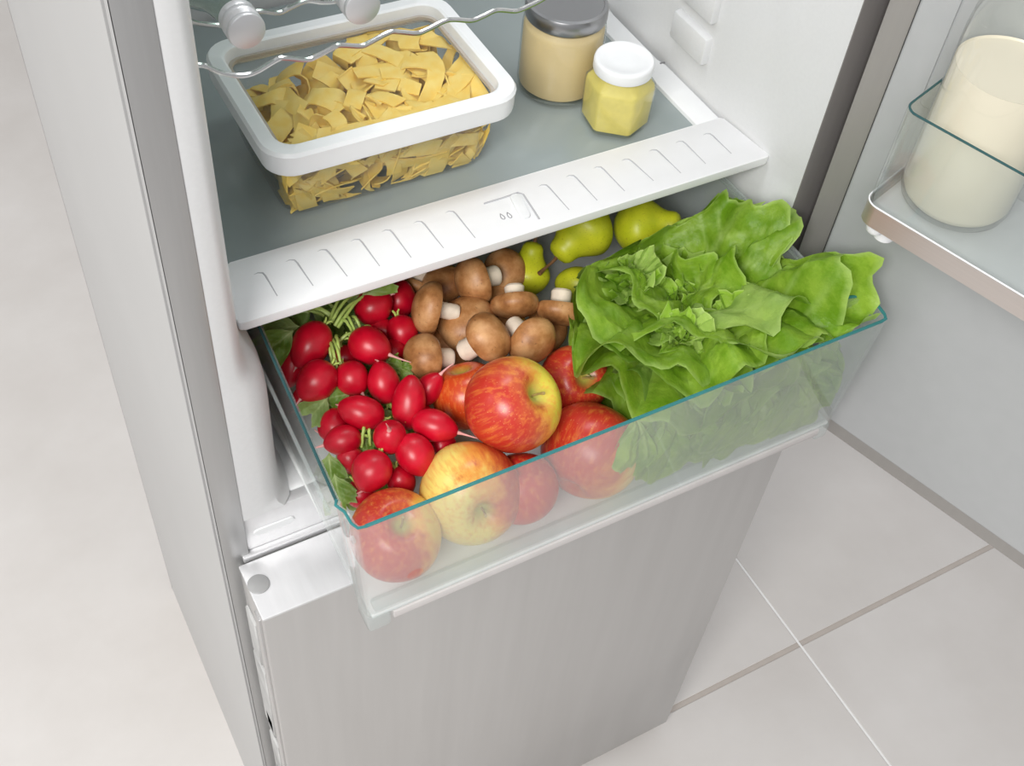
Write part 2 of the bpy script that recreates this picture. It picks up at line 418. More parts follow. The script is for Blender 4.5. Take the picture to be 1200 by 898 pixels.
# inner liner, upper compartment
bm = bmesh.new()
prism(bm, [(0.0125, 0.001), (0.024, 0.001), (0.030, 0.004), (0.0345, 0.012), (0.038, 0.026), (0.042, 0.045), (0.047, 0.09), (0.055, 0.45), (-0.010, 0.45), (-0.010, 0.012), (0.0125, 0.012)], 0.256, TOP - 0.01)
fobj('liner_wall', bm, M['liner'])
bm = bmesh.new()
prism(bm, [(0.5575, 0.001), (0.5572, 0.012), (0.556, 0.03), (0.5535, 0.07), (0.5495, 0.11), (0.546, 0.45), (0.61, 0.45), (0.61, 0.012), (0.5575, 0.012)], 0.256, TOP - 0.01)
fobj('liner_wall', bm, M['liner'])
fobj('liner_back', mkbox(-0.01, 0.61, 0.45, 0.512, 0.0, TOP - 0.01), M['liner'])
fobj('liner_top', mkbox(-0.01, 0.61, 0.012, 0.45, 0.90, TOP - 0.01), M['liner'])
# lower compartment (around the drawer), thicker walls with a rounded shoulder under the shelf
def lower_wall(lo_pts, hi_pts, sgn):
    loops = []
    for z, k, fl_ in ((0.056, 0, .008), (0.062, 0, .0035), (0.072, 0, .001), (0.09, 0, 0), (0.19, 0, 0), (0.205, 0.06, 0), (0.216, 0.2, 0), (0.226, 0.45, 0), (0.234, 0.72, 0), (0.243, 0.93, 0), (0.256, 1, 0)):
        loops.append([(a_[0] + (c_[0] - a_[0]) * k + (sgn * fl_ if 1 < i < 7 else 0), a_[1] + (c_[1] - a_[1]) * k - (fl_ * 0.3 if 1 < i < 5 else 0), z) for i, (a_, c_) in enumerate(zip(lo_pts, hi_pts))])
    bm = bmesh.new(); loft(bm, loops, (True, True)); return bm
up_l = [(0.0125, 0.001), (0.024, 0.001), (0.030, 0.004), (0.0345, 0.012), (0.038, 0.026), (0.042, 0.045), (0.055, 0.45), (-0.010, 0.45), (-0.010, 0.012), (0.0125, 0.012)]
lo_l = [(0.0125, 0.001), (0.030, 0.001), (0.042, 0.004), (0.0505, 0.013), (0.055, 0.028), (0.058, 0.05), (0.060, 0.45), (-0.010, 0.45), (-0.010, 0.012), (0.0125, 0.012)]
fobj('liner_lower_wall', lower_wall(lo_l, up_l, 1), M['liner'])
up_r = [(0.5575, 0.001), (0.5573, 0.006), (0.5572, 0.012), (0.556, 0.03), (0.5535, 0.07), (0.5495, 0.11), (0.546, 0.45), (0.61, 0.45), (0.61, 0.012), (0.5585, 0.012)]
lo_r = [(0.5575, 0.001), (0.5555, 0.004), (0.552, 0.010), (0.5475, 0.022), (0.545, 0.05), (0.544, 0.11), (0.544, 0.45), (0.61, 0.45), (0.61, 0.012), (0.5585, 0.012)]
fobj('liner_lower_wall', lower_wall(lo_r, up_r, -1), M['liner'])
bm = bmesh.new(); box(bm, 0.012, 0.558, 0.014, 0.45, -0.03, 0.056, 0.006, 3)
fobj('compartment_floor', bm, M['liner'])
# cross bar with its embossed slot
cb = fobj('cross_bar', mkbox(0.0125, 0.5575, 0.004, 0.016, -0.06, 0.054, bev=0.0015), M['topsteel'])
for x0, x1 in ((0.020, 0.058), (0.51, 0.548)):
    bm = bmesh.new(); prism(bm, rrect(x0, x1, 0.024, 0.032, 0.0039), 0, 0.0016, 0.0006, 1, 'top', fn=lambda p: (p.x, 0.004 - p.z, p.y))
    obj('embossed_slot', bm, M['white'], cb)
fobj('seal_ledge', mkbox(0.006, 0.56, -0.0025, 0.004, -0.004, 0.0045, bev=0.001), M['topsteel'])
# guide blocks moulded on the right wall
for (ya, yb, za, zb) in ((0.150, 0.205, 0.282, 0.313), (0.150, 0.205, 0.326, 0.362)):
    bm = bmesh.new(); box(bm, 0.541, 0.556, ya, yb, za, zb, 0.003, 2)
    for v in bm.verts:
        if v.co.x < 0.546 and v.co.z > (za + zb) / 2: v.co.z -= 0.002
    fobj('shelf_guide', bm, M['liner'])

# ---- shelf: glass, side rails, white front trim with ribs and humidity slider
SH = fobj('glass_shelf', mkbox(0.056, 0.520, 0.100, 0.445, 0.2385, 0.2445, bev=0.0008), M['shelfglass'])
bm = bmesh.new(); prism(bm, [(0.519, 0.10), (0.546, 0.10), (0.5455, 0.205), (0.540, 0.215), (0.5405, 0.30), (0.545, 0.31), (0.545, 0.44), (0.519, 0.44)], 0.236, 0.2485, 0.0015, 2, 'top')
obj('side_rail', bm, M['white'], SH)
bm = bmesh.new(); prism(bm, [(0.046, 0.10), (0.058, 0.10), (0.064, 0.165), (0.064, 0.44), (0.052, 0.44)], 0.236, 0.2485, 0.0015, 2, 'top')
obj('side_rail', bm, M['white'], SH)
obj('rail_seam', mkbox(0.5405, 0.5460, 0.207, 0.2085, 0.2480, 0.2492), M['grayline'], SH)
zt = 0.2505
def trim_pt(px, py): return at(px, py, zt)
c1, c2, c3, c4 = trim_pt(278, 381), trim_pt(903, 183), trim_pt(846, 137), trim_pt(265, 309)
print('trim corners', [tuple(round(v, 4) for v in c) for c in (c1, c2, c3, c4)])
def rounded(poly, r, n=4):
    out = []; N = len(poly)
    for i in range(N):
        p = Vector(poly[i]); a = (Vector(poly[i - 1]) - p).normalized(); b_ = (Vector(poly[(i + 1) % N]) - p).normalized()
        rr = r[i] if isinstance(r, (list, tuple)) else r
        P0 = p + a * rr; P1 = p + b_ * rr
        for k in range(n + 1):
            t = k / n; q = P0 * (1 - t) ** 2 + p * 2 * t * (1 - t) + P1 * t ** 2; out.append((q.x, q.y))
    return out
bm = bmesh.new()
prism(bm, rounded([(c1.x, c1.y), (c2.x, c2.y), (c3.x, c3.y), (c4.x, c4.y)], [0.006, 0.004, 0.003, 0.003]), zt - 0.0085, zt, 0.0012, 2, 'caps')
TR = fobj('shelf_trim', bm, M['trimwhite'])
ribs = [(308,320,325,347),(345,305,367,335),(382,293,407,324),(421,281,445,312),(457,270,482,302),(494,260,520,291),(531,248,557,279),
        (640,217,667,246),(672,206,700,235),(704,196,732,224),(737,187,766,212),(769,176,798,203),(800,166,827,192),(832,157,857,180)]
for (xa, ya, xb, yb) in ribs:
    A = at(xa, ya, zt); B = at(xb, yb, zt); bm = bmesh.new()
    d = (B - A).normalized(); s = Vector((-1, 0.15, 0))
    pts = [A + s * 0.0075, A + s * 0.0035 + d * -0.0012, A, A + d * 0.004 + Vector((0.0006, 0, 0)), B]
    tube(bm, [p + Vector((0, 0, -0.0002)) for p in pts], [0.0002, 0.0006, 0.0009, 0.0009, 0.0005], 6)
    obj('rib', bm, M['reliefshade'], TR)
# slider
q = lambda x, y: at(x, y, zt)
sl = [q(573, 236), q(600, 231), q(626, 266), q(598, 270)]
bm = bmesh.new(); tube(bm, [q(567, 239), q(590, 232), q(607, 226), q(613, 228), q(632, 257)], 0.0009, 6); obj('slider_frame', bm, M['reliefshade'], TR)
bm = bmesh.new()
pp = [q(597, 231), q(608, 228.5), q(622, 255), q(611, 259)]
prism(bm, rounded([(p.x, p.y) for p in pp], 0.0025), zt - 0.001, zt + 0.0022, 0.0008, 2, 'top')
obj('slider_knob', bm, M['white'], TR)
def drop(cx, cy, s):
    bm = bmesh.new(); pts = []
    for k in range(17):
        a = 2 * PI * k / 16
        r = 1.0
        x = 0.62 * math.sin(a) * math.sin(a / 2) ** 1.1; y = math.cos(a)
        pts.append(Vector((cx + x * s, cy + y * s * 1.1, zt + 0.0001)))
    tube(bm, pts, 0.00036, 5, cap=False); return bm
for px in (588.5, 596.5):
    c = at(px, 254 - (px - 588) * 0.2, zt); obj('drop_mark', drop(c.x, c.y, 0.0034), M['grayline'], TR)

# ---- drawer
DR = bpy.data.objects.new('crisper_drawer', None); COL.objects.link(DR); DR.parent = FR; DR.location = -FO
zt_d, zb_d = 0.22, 0.066
def wallstrip(path_top, path_bot, th, z1, z0):
    "thin upright wall following a plan path; outward is to the left of the path"
    bm = bmesh.new(); n = len(path_top)
    def off(P, i):
        a = Vector(P[max(i - 1, 0)]); b_ = Vector(P[min(i + 1, n - 1)]); t = (b_ - a).normalized(); return Vector((-t.y, t.x)) * th
    rows = []
    for i in range(n):
        ot = off(path_top, i); ob = off(path_bot, i)
        T = path_top[i]; B = path_bot[i]
        rows.append([bm.verts.new((T[0], T[1], z1)), bm.verts.new((T[0] + ot.x, T[1] + ot.y, z1)),
                     bm.verts.new((B[0] + ob.x, B[1] + ob.y, z0)), bm.verts.new((B[0], B[1], z0))])
    for a, b_ in zip(rows, rows[1:]):
        for k in range(4): bm.faces.new((a[k], a[(k + 1) % 4], b_[(k + 1) % 4], b_[k]))
    bm.faces.new(rows[0]); bm.faces.new(rows[-1][::-1])
    return bm
front_top = [(0.0545, -0.119), (0.0520, -0.123), (0.0555, -0.131), (0.0560, -0.142), (0.0585, -0.1475), (0.064, -0.1485), (0.30, -0.1485), (0.541, -0.1485), (0.5465, -0.1475), (0.5490, -0.143), (0.5515, -0.124), (0.549, -0.1185), (0.545, -0.117), (0.5275, -0.112)]
front_bot = [(0.0690, -0.113), (0.0665, -0.118), (0.0665, -0.124), (0.0675, -0.133), (0.0700, -0.1375), (0.0755, -0.1390), (0.30, -0.1390), (0.548, -0.1390), (0.5535, -0.1375), (0.556, -0.133), (0.556, -0.120), (0.553, -0.115), (0.549, -0.113), (0.534, -0.109)]
front_bot = [(x - 0.0 if x < .3 else x - 0.006, y) for x, y in front_bot]
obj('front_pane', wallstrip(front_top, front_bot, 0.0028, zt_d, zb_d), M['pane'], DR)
bm = bmesh.new(); tube(bm, [(x, y + 0.0012, zt_d) for x, y in front_top[:6]], 0.0012, 6)
obj('pane_rim', bm, M['rim'], DR)
bm = bmesh.new(); tube(bm, [(x, y + 0.0014, zt_d) for x, y in front_top[5:]], 0.0015, 6)
obj('pane_rim', bm, M['rim'], DR)
ls_t = [(0.0685, 0.33), (0.0650, 0.06), (0.0545, -0.119)]; ls_b = [(0.078, 0.33), (0.075, 0.06), (0.069, -0.113)]
rs_t = [(0.5275, -0.112), (0.5265, 0.0), (0.5225, 0.33)]; rs_b = [(0.522, -0.109), (0.520, 0.0), (0.514, 0.33)]
obj('side_wall', wallstrip(ls_t, ls_b, 0.0022, 0.2185, 0.062), M['sideglass'], DR)
obj('side_wall', wallstrip(rs_t, rs_b, 0.0022, 0.2185, 0.062), M['sideglass'], DR)
bm = bmesh.new(); tube(bm, [(x - 0.0005, y, 0.2195) for x, y in ls_t], 0.0013, 6); obj('side_rim', bm, M['rimdark'], DR)
bm = bmesh.new(); tube(bm, [(x + 0.0005, y, 0.2190) for x, y in rs_t], 0.0012, 6); obj('side_rim', bm, M['sideglass'], DR)
# runners moulded along the sides, under the rim
bm = bmesh.new(); prism(bm, [(0.0470, 0.33), (0.0445, -0.10), (0.0535, -0.114), (0.0650, 0.06), (0.0680, 0.33)], 0.186, 0.190, 0.0008, 1, 'caps'); 
bm2 = bmesh.new(); tube(bm2, [(0.0570, 0.33, 0.200), (0.0560, 0.06, 0.200), (0.0500, -0.112, 0.200)], 0.0016, 6)
bm.free(); obj('runner', bm2, M['sideglass'], DR)
bm = bmesh.new(); tube(bm, [(0.532, 0.33, 0.203), (0.536, 0.0, 0.203), (0.537, -0.108, 0.203)], 0.0014, 6); obj('runner', bm, M['sideglass'], DR)
obj('back_wall', mkbox(0.072, 0.518, 0.328, 0.331, 0.066, 0.19), M['sideglass'], DR)
obj('tray_floor', mkbox(0.0715, 0.5465, -0.1375, 0.33, 0.0635, 0.0675, bev=0.001), plain('drawer_floor_plastic', (0.78, 0.80, 0.80), 0.3), DR)
# ledge behind the pane, lower lip and feet
bm = bmesh.new(); box(bm, 0.075, 0.545, -0.1350, -0.124, 0.067, 0.0735, 0.002, 2); obj('front_step', bm, M['sideglass'], DR)
bm = bmesh.new(); box(bm, 0.090, 0.536, -0.1395, -0.1255, 0.0535, 0.0632, 0.001, 2); obj('front_lip', bm, plain('lip_plastic', (0.60, 0.57, 0.56), 0.35), DR)
for x0, x1 in ((0.0675, 0.088), (0.534, 0.5485)):
    bm = bmesh.new(); box(bm, x0, x1, -0.1400, -0.1150, 0.046, 0.0660, 0.003, 2); obj('foot', bm, M['sideglass'], DR)
bm = bmesh.new(); lathe(bm, [(0, -0.0008), (0.0032, -0.0008), (0.0032, 0.0008), (0.0025, 0.0014), (0, 0.0014)], 16)
bmesh.ops.rotate(bm, verts=bm.verts, cent=(0, 0, 0), matrix=Matrix.Rotation(-PI / 2, 3, 'Y')); bmesh.ops.translate(bm, verts=bm.verts, vec=(0.0595, -0.134, 0.187))
obj('moulded_stud', bm, M['sideglass'], DR)
bm = bmesh.new(); tube(bm, [(0.0635, -0.1485, 0.186), (0.300, -0.1475, 0.086), ], 0.0004, 4); bm.free()

# ---- freezer door
FD = bpy.data.objects.new('freezer_door', None); COL.objects.link(FD); FD.parent = FR; FD.location = -FO
obj('front_panel', mkbox(0.0, 0.600, -0.065, -0.008, -0.818, -0.0016, bev=0.002), M['steel'], FD)
bm = bmesh.new(); box(bm, -0.0003, 0.6003, -0.0653, -0.005, -0.0035, 0.0, 0.0012, 2)
obj('top_cap', bm, M['topsteel'], FD)
c = at(303, 685, 0)
bm = bmesh.new(); lathe(bm, [(0, 0), (0.0098, 0), (0.0098, 0.0009), (0.0088, 0.0016), (0, 0.0016)], 32); bmesh.ops.translate(bm, verts=bm.verts, vec=(c.x, c.y, 0))
obj('hinge_plug', bm, M['plug'], FD)
obj('door_gasket', mkbox(0.002, 0.598, -0.010, 0.0035, -0.815, -0.010, bev=0.002), M['graygasket'], FD)
bm = bmesh.new(); box(bm, -0.0022, 0.0005, -0.058, -0.046, -0.80, -0.012, 0.0006, 1); obj('edge_fold', bm, M['steel'], FD)
for (y0, y1, z0, z1, m) in ((-0.040, -0.016, -0.13, -0.05, 'graygasket'), (-0.044, -0.014, -0.29, -0.14, 'graygasket'), (-0.040, -0.022, -0.30, -0.26, 'plug'), (-0.043, -0.018, -0.46, -0.32, 'graygasket'), (-0.038, -0.024, -0.43, -0.40, 'gasket'), (-0.044, -0.014, -0.62, -0.48, 'graygasket')):
    bm = bmesh.new(); box(bm, -0.0032, 0.0005, y0, y1, z0, z1, 0.0012, 1); obj('hinge_plate', bm, M[m], FD)
fobj('plinth', mkbox(0.0, 0.6, -0.045, 0.02, -H, -0.822, bev=0.002), M['plug'])

# ---- upper door, standing open
D0 = Vector((0.568, -0.014, 0.0)); U = Vector((0.29998, -0.95394, 0.0)); N = Vector((-0.95394, -0.29998, 0.0))
UD = bpy.data.objects.new('upper_door', None); COL.objects.link(UD); UD.parent = FR
UD.matrix_local = Matrix.Translation(D0 - FO) @ Matrix(((U.x, N.x, 0, 0), (U.y, N.y, 0, 0), (0, 0, 1, 0), (0, 0, 0, 1)))
# door space: x along the door, y out of its inner face, z up
bm = bmesh.new(); box(bm, 0.0, 0.60, -0.045, 0.0, -0.010, TOP, 0.0015, 2); obj('door_slab', bm, M['border'], UD)
bm = bmesh.new(); box(bm, 0.0245, 0.578, -0.002, 0.0045, 0.0150, TOP - 0.02, 0.001, 1); obj('door_gasket', bm, M['gasket'], UD)
bm = bmesh.new(); box(bm, 0.0272, 0.575, 0.0, 0.0120, 0.0180, TOP - 0.023, 0.004, 3)
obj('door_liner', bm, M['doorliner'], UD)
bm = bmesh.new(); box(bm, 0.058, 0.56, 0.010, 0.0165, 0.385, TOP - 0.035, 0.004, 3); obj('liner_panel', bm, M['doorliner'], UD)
# door bin
DB = bpy.data.objects.new('door_bin', None); COL.objects.link(DB); DB.parent = FR; DB.matrix_local = Matrix.Translation(D0 - FO) @ Matrix(((U.x, N.x, 0, 0), (U.y, N.y, 0, 0), (0, 0, 1, 0), (0, 0, 0, 1)))
s0, s1, dd = 0.0825, 0.545, 0.120
def bin_path(off=0.0, r=0.012, n=6):
    pts = [(s0 + off, 0.013)]
    for k in range(n + 1):
        a = PI + (PI / 2) * -k / n
        pts.append((s0 + r + (r - off) * math.cos(a), dd - r + (r - off) * math.sin(a)))
    for k in range(n + 1):
        a = PI / 2 - (PI / 2) * k / n
        pts.append((s1 - r + (r - off) * math.cos(a), dd - r + (r - off) * math.sin(a)))
    pts.append((s1 - off, 0.013)); return pts
def band(z0, z1, o0, o1):
    bm = bmesh.new(); A = bin_path(o0); B = bin_path(o1); n = len(A)
    rows = [[bm.verts.new((*A[i], z0)), bm.verts.new((*A[i], z1)), bm.verts.new((*B[i], z1)), bm.verts.new((*B[i], z0))] for i in range(n)]
    for a, b_ in zip(rows, rows[1:]):
        for k in range(4): bm.faces.new((a[k], a[(k + 1) % 4], b_[(k + 1) % 4], b_[k]))
    bm.faces.new(rows[0]); bm.faces.new(rows[-1][::-1]); return bm
obj('glass_wall', band(0.352, 0.4465, 0.0010, 0.0030), clear('bin_clear_plastic', (0.97, 0.985, 0.98), 0.07, (0.8, 0.83, 0.83), 1.0), DB)
obj('steel_band', band(0.345, 0.3625, -0.0004, 0.0009), M['edgesteel'], DB)
bm = bmesh.new(); tube(bm, [(x, y, 0.3632) for x, y in bin_path(0.0)], 0.0007, 6); obj('band_edge', bm, M['white'], DB)
bm = bmesh.new(); tube(bm, [(x, y, 0.4465) for x, y in bin_path(0.002)], 0.0009, 6); obj('bin_rim', bm, M['rimdark'], DB)
bm = bmesh.new(); prism(bm, bin_path(0.003), 0.350, 0.3545, 0.0008, 1, 'caps'); obj('bin_floor', bm, plain('bin_floor_plastic', (0.50, 0.52, 0.53), 0.3, var=0.02), DB)
for s in (0.094, 0.530):
    bm = bmesh.new()
    for dx, dy, r, zb in ((0.0, 0.103, 0.0075, 0.328), (0.005, 0.092, 0.009, 0.318), (0.010, 0.078, 0.0085, 0.324), (0.012, 0.050, 0.008, 0.330), (0.012, 0.018, 0.008, 0.330)):
        k = len(bm.verts); b0 = bmesh.new()
        lathe(b0, [(0, zb), (r * 0.6, zb + 0.0006), (r * 0.92, zb + 0.003), (r, zb + 0.007), (r * 1.05, 0.350), (0, 0.350)], 20)
        bmesh.ops.translate(b0, verts=b0.verts, vec=(s + dx, dy, 0))
        me = bpy.data.meshes.new('t'); b0.to_mesh(me); b0.free(); bm.from_mesh(me); bpy.data.meshes.remove(me)
    obj('bracket', bm, M['white'], DB)

# ---- bottle rack wires
RK = bpy.data.objects.new('bottle_rack', None); COL.objects.link(RK); RK.parent = FR; RK.location = -FO
def wire(pxs, z, amp=0):
    pts = [at(x, y, z) for x, y in pxs]
    ym = sum(p.y for p in pts) / len(pts)
    # smooth spline through the points
    out = []
    for i in range(len(pts) - 1):
        p0, p1, p2, p3 = pts[max(i - 1, 0)], pts[i], pts[i + 1], pts[min(i + 2, len(pts) - 1)]
        for k in range(5):
            t = k / 5
            out.append(0.5 * ((2 * p1) + (p2 - p0) * t + (2 * p0 - 5 * p1 + 4 * p2 - p3) * t * t + (3 * p1 - p0 - 3 * p2 + p3) * t ** 3))
    out.append(pts[-1]); return out
def wavy(pxs, z, y):
    "the same wave, standing upright in one vertical plane at depth y"
    out = []
    for p in wire(pxs, z):
        d = p - CAM; t = (y - CAM.y) / d.y; out.append(CAM + d * t)
    return out
fw = [(229, 76), (240, 77), (260, 85.5), (282, 88.5), (300, 84), (324, 70), (334, 68), (359, 70), (373, 65), (391, 55.5), (399, 53), (422, 54), (433, 50), (456, 38), (468, 37.5), (488, 39), (500, 35), (520, 25), (532, 23), (552, 24), (566, 19), (582, 12), (604, 13), (620, 7), (634, 0), (650, -10)]
P = wavy(fw, 0.44, 0.092)
lastp = P[-1]
bm = bmesh.new(); tube(bm, P + [lastp + Vector((0.05 * k, 0, 0.003 * math.sin(k * 2))) for k in range(1, 5)], 0.0019, 8); obj('wire', bm, M['wire'], RK)
bw = [(216, 18), (224, 25), (240, 28.5), (258, 29.5), (272, 25), (300, 13.5), (326, 15), (340, 9), (359, 1), (377, 2.5), (394, 1), (410, -8), (430, -14)]
P = wavy(bw, 0.44, 0.155)
bm = bmesh.new(); tube(bm, P + [P[-1] + Vector((0.06 * k, 0, 0.003 * math.sin(k * 2))) for k in range(1, 6)], 0.0019, 8); obj('wire', bm, M['wire'], RK)

# ------------------------------------------------------------------ bottles on the rack
def lying_bottle(px, py, r, label):
    zc = 0.4765; fy = 0.070
    d = ray(px, py); t = (fy - CAM.y) / d.y; c = CAM + d * t
    T = thing('glass_bottle', label, 'bottle', (c.x, c.y, c.z), 'bottles lying on the wire rack')
    rot = Matrix.Rotation(-PI / 2, 3, 'X')          # lathe z -> +y
    bm = bmesh.new(); R = r
    prof = [(0, 0), (R * 0.90, 0), (R * 0.97, 0.0006), (R, 0.002), (R, 0.0035)]
    z = 0.0035
    for k in range(4): prof += [(R * 0.965, z + 0.0008), (R, z + 0.0016)]; z += 0.0016
    prof += [(R * 1.0, 0.013), (R * 0.94, 0.0145), (R * 0.98, 0.016), (R * 0.98, 0.019), (R * 0.9, 0.019), (0, 0.019)]
    f = lathe(bm, prof, 40); bmesh.ops.rotate(bm, verts=bm.verts, cent=(0, 0, 0), matrix=rot)
    obj('cap', bm, M['alu'], T)
    bm = bmesh.new()
    lathe(bm, [(0.0105, 0.0185), (0.0118, 0.022), (0.0125, 0.030), (0.0165, 0.050), (0.027, 0.072), (0.0355, 0.092), (0.038, 0.11), (0.038, 0.29), (0.034, 0.298), (0, 0.298)], 36)
    bmesh.ops.rotate(bm, verts=bm.verts, cent=(0, 0, 0), matrix=rot)
    obj('glass_body', bm, M['greenglass'], T)
    return T
lying_bottle(290, 38, 0.0128, 'grey-green glass bottle with ribbed silver screw cap, nearer the left wall on the rack')
lying_bottle(426, 10, 0.0128, 'glass bottle whose silver cap overhangs the middle of the pasta box, right of two')

# ------------------------------------------------------------------ pasta box
SB = thing('storage_box', 'clear plastic food box with white rimmed lid holding pasta on the glass shelf', 'container', (0.215, 0.205, 0.2447))
bo = Vector((0.215, 0.205, 0.2447))
bx0, bx1, by0, by1 = 0.1130, 0.3180, 0.130, 0.272
zl0, zl1 = 0.3130, 0.3350
def rr3(x0, x1, y0, y1, r, z, n=6): return [Vector((x, y, z)) - bo for x, y in rrect(x0, x1, y0, y1, r, n)]
bm = bmesh.new()
loft(bm, [rr3(0.130, 0.303, 0.149, 0.256, 0.016, 0.2455), rr3(0.1235, 0.3095, 0.1425, 0.2625, 0.020, 0.249), rr3(0.1205, 0.3125, 0.1385, 0.2655, 0.020, 0.262), rr3(bx0 + .003, bx1 - .003, by0 + .003, by1 - .003, 0.020, zl0 + 0.008)], (True, False))
bm.faces.ensure_lookup_table()
tub = obj('tub', bm, M['boxclear'], SB)
md = tub.modifiers.new('thick', 'SOLIDIFY'); md.thickness = 0.0016
bm = bmesh.new()
a = [rr3(0.1050, 0.3270, 0.1165, 0.2790, 0.024, zl0), rr3(0.1040, 0.3280, 0.1155, 0.2800, 0.025, zl0 + 0.004), rr3(0.1040, 0.3280, 0.1155, 0.2800, 0.025, zl1 - 0.010), rr3(0.1030, 0.3290, 0.1145, 0.2810, 0.026, zl1 - 0.003), rr3(0.1050, 0.3270, 0.1165, 0.2790, 0.024, zl1),
     rr3(0.1150, 0.3170, 0.1265, 0.2690, 0.017, zl1 + 0.0005), rr3(0.1170, 0.3150, 0.1285, 0.2670, 0.016, zl1 - 0.001), rr3(0.1190, 0.3130, 0.1305, 0.2650, 0.015, zl1 - 0.009), rr3(0.1170, 0.3150, 0.1285, 0.2670, 0.015, zl0 + 0.004)]
loft(bm, a)
obj('lid_frame', bm, M['white'], SB)
bm = bmesh.new(); loft(bm, [rr3(0.1188, 0.3132, 0.1303, 0.2652, 0.015, zl1 - 0.0095), rr3(0.1220, 0.3100, 0.1335, 0.2620, 0.013, zl1 - 0.0090), rr3(0.1222, 0.3098, 0.1337, 0.2618, 0.013, zl1 - 0.012)])
obj('lid_seal', bm, M['taupe'], SB)
bm = bmesh.new(); prism(bm, rrect(0.1215, 0.3105, 0.1330, 0.2625, 0.013), zl1 - 0.0115, zl1 - 0.0100, fn=lambda p: p - bo)
obj('lid_window', bm, clear('lid_window_plastic', (0.995, 0.995, 0.99), 0.01, (0.8, 0.82, 0.8), 0.35), SB)

# pasta ribbons: each one bent to lie inside the box
from mathutils import Euler
def hmax(x, y):
    t = min(1, max(0, (x - 0.125) / 0.18)); back = max(0, (y - 0.205) / 0.05)
    return 0.302 + 0.020 * min(1, t * 1.8) - 0.020 * back * max(0, 1 - t * 1.6) + 0.004 * math.sin(x * 90) * math.cos(y * 110)
def squeeze(p):
    f = min(1, max(0, (p.z - 0.247) / 0.07))
    def sc(v, lo, hi, m=0.004):
        if v < lo + m: return lo + m * math.exp((v - lo - m) / 0.015)
        if v > hi - m: return hi - m * math.exp((hi - m - v) / 0.015)
        return v
    p.x = sc(p.x, 0.1260 - 0.008 * f, 0.3070 + 0.008 * f); p.y = sc(p.y, 0.1450 - 0.012 * f, 0.2600 + 0.006 * f)
    p.z = sc(p.z, 0.2472, min(0.3222, hmax(p.x, p.y) + 0.012), 0.006)
    return p
rnd = random.Random(42)
for k in range(200):
    L = rnd.uniform(0.045, 0.095); Wd = rnd.uniform(0.0155, 0.0205); n = 16
    curl = k % 3 == 1
    curv = rnd.choice((-1, 1)) * rnd.uniform(45, 85) if curl else rnd.uniform(-22, 22)
    dc = rnd.uniform(-20, 20); tw = rnd.uniform(-9, 9)
    lay_ = k / 200
    c = Vector((rnd.uniform(0.128, 0.308), rnd.uniform(0.142, 0.258), 0))
    if k % 3 == 0: c.y = rnd.uniform(0.135, 0.150)
    c.z = 0.250 + (hmax(c.x, c.y) - 0.250) * min(1, lay_ * 1.25)
    steep = 0.9 if (k % 3 == 0 and lay_ < 0.75) else (0.42 if lay_ > 0.7 else 0.6)
    e = Euler((rnd.gauss(0, steep), rnd.gauss(0, steep * 0.6), rnd.uniform(0, 2 * PI))); mr = e.to_matrix()
    ang = -curv * L / 2; p = Vector((0, 0, 0)); pts = []
    for i in range(n + 1):
        u = i / n; pts.append((p.copy(), ang, (u - 0.5) * L * tw * 2))
        ang += (curv + dc * math.sin(u * 6)) * L / n
        p = p + Vector((math.cos(ang), 0, math.sin(ang))) * L / n
    cen = sum((q[0] for q in pts), Vector()) / len(pts)
    bm = bmesh.new(); rows = []
    for q, a_, t_ in pts:
        nrm = Vector((-math.sin(a_), 0, math.cos(a_))); side = Vector((0, 1, 0)) * math.cos(t_) + nrm * math.sin(t_)
        l_ = squeeze(c + mr @ (q - cen - side * Wd / 2)); r_ = squeeze(c + mr @ (q - cen + side * Wd / 2))
        rows.append((l_, r_))
    vr = []
    for i, (l_, r_) in enumerate(rows):
        a0, a1 = rows[max(0, i - 1)], rows[min(n, i + 1)]
        t_ = ((a1[0] + a1[1]) - (a0[0] + a0[1])); sd = r_ - l_; nn = t_.cross(sd)
        nn = nn.normalized() * 0.0006 if nn.length > 1e-12 else Vector((0, 0, 0.0006))
        if i % 2: l_ = l_ + (l_ - r_) * 0.02
        vr.append([bm.verts.new(v - c) for v in (l_ + nn, r_ + nn, r_ - nn, l_ - nn)])
    for a_, b_ in zip(vr, vr[1:]):
        for j in range(4): bm.faces.new((a_[j], a_[(j + 1) % 4], b_[(j + 1) % 4], b_[j]))
    bm.faces.new(vr[0]); bm.faces.new(vr[-1][::-1])
    o = obj('pasta_ribbon', bm, M['pasta'], loc=c)
    xs = ('left end', 'left middle', 'centre', 'right middle', 'right end')[min(4, max(0, int((c.x - 0.128) / 0.0361)))]
    zs_ = 'on top' if lay_ > 0.72 else ('at mid height' if lay_ > 0.36 else 'near the bottom')
    ys_ = 'against the front wall' if c.y < 0.158 else ('front half' if c.y < 0.195 else ('back half' if c.y < 0.232 else 'by the back wall'))
    sh = 'curled' if curl else ('twisted' if abs(tw) > 5 else 'flat')
    tag(o, '%s yellow pasta ribbon %s, %s of the box, %s' % (sh, zs_, xs, ys_), 'pasta', 'pasta ribbons in the storage box')

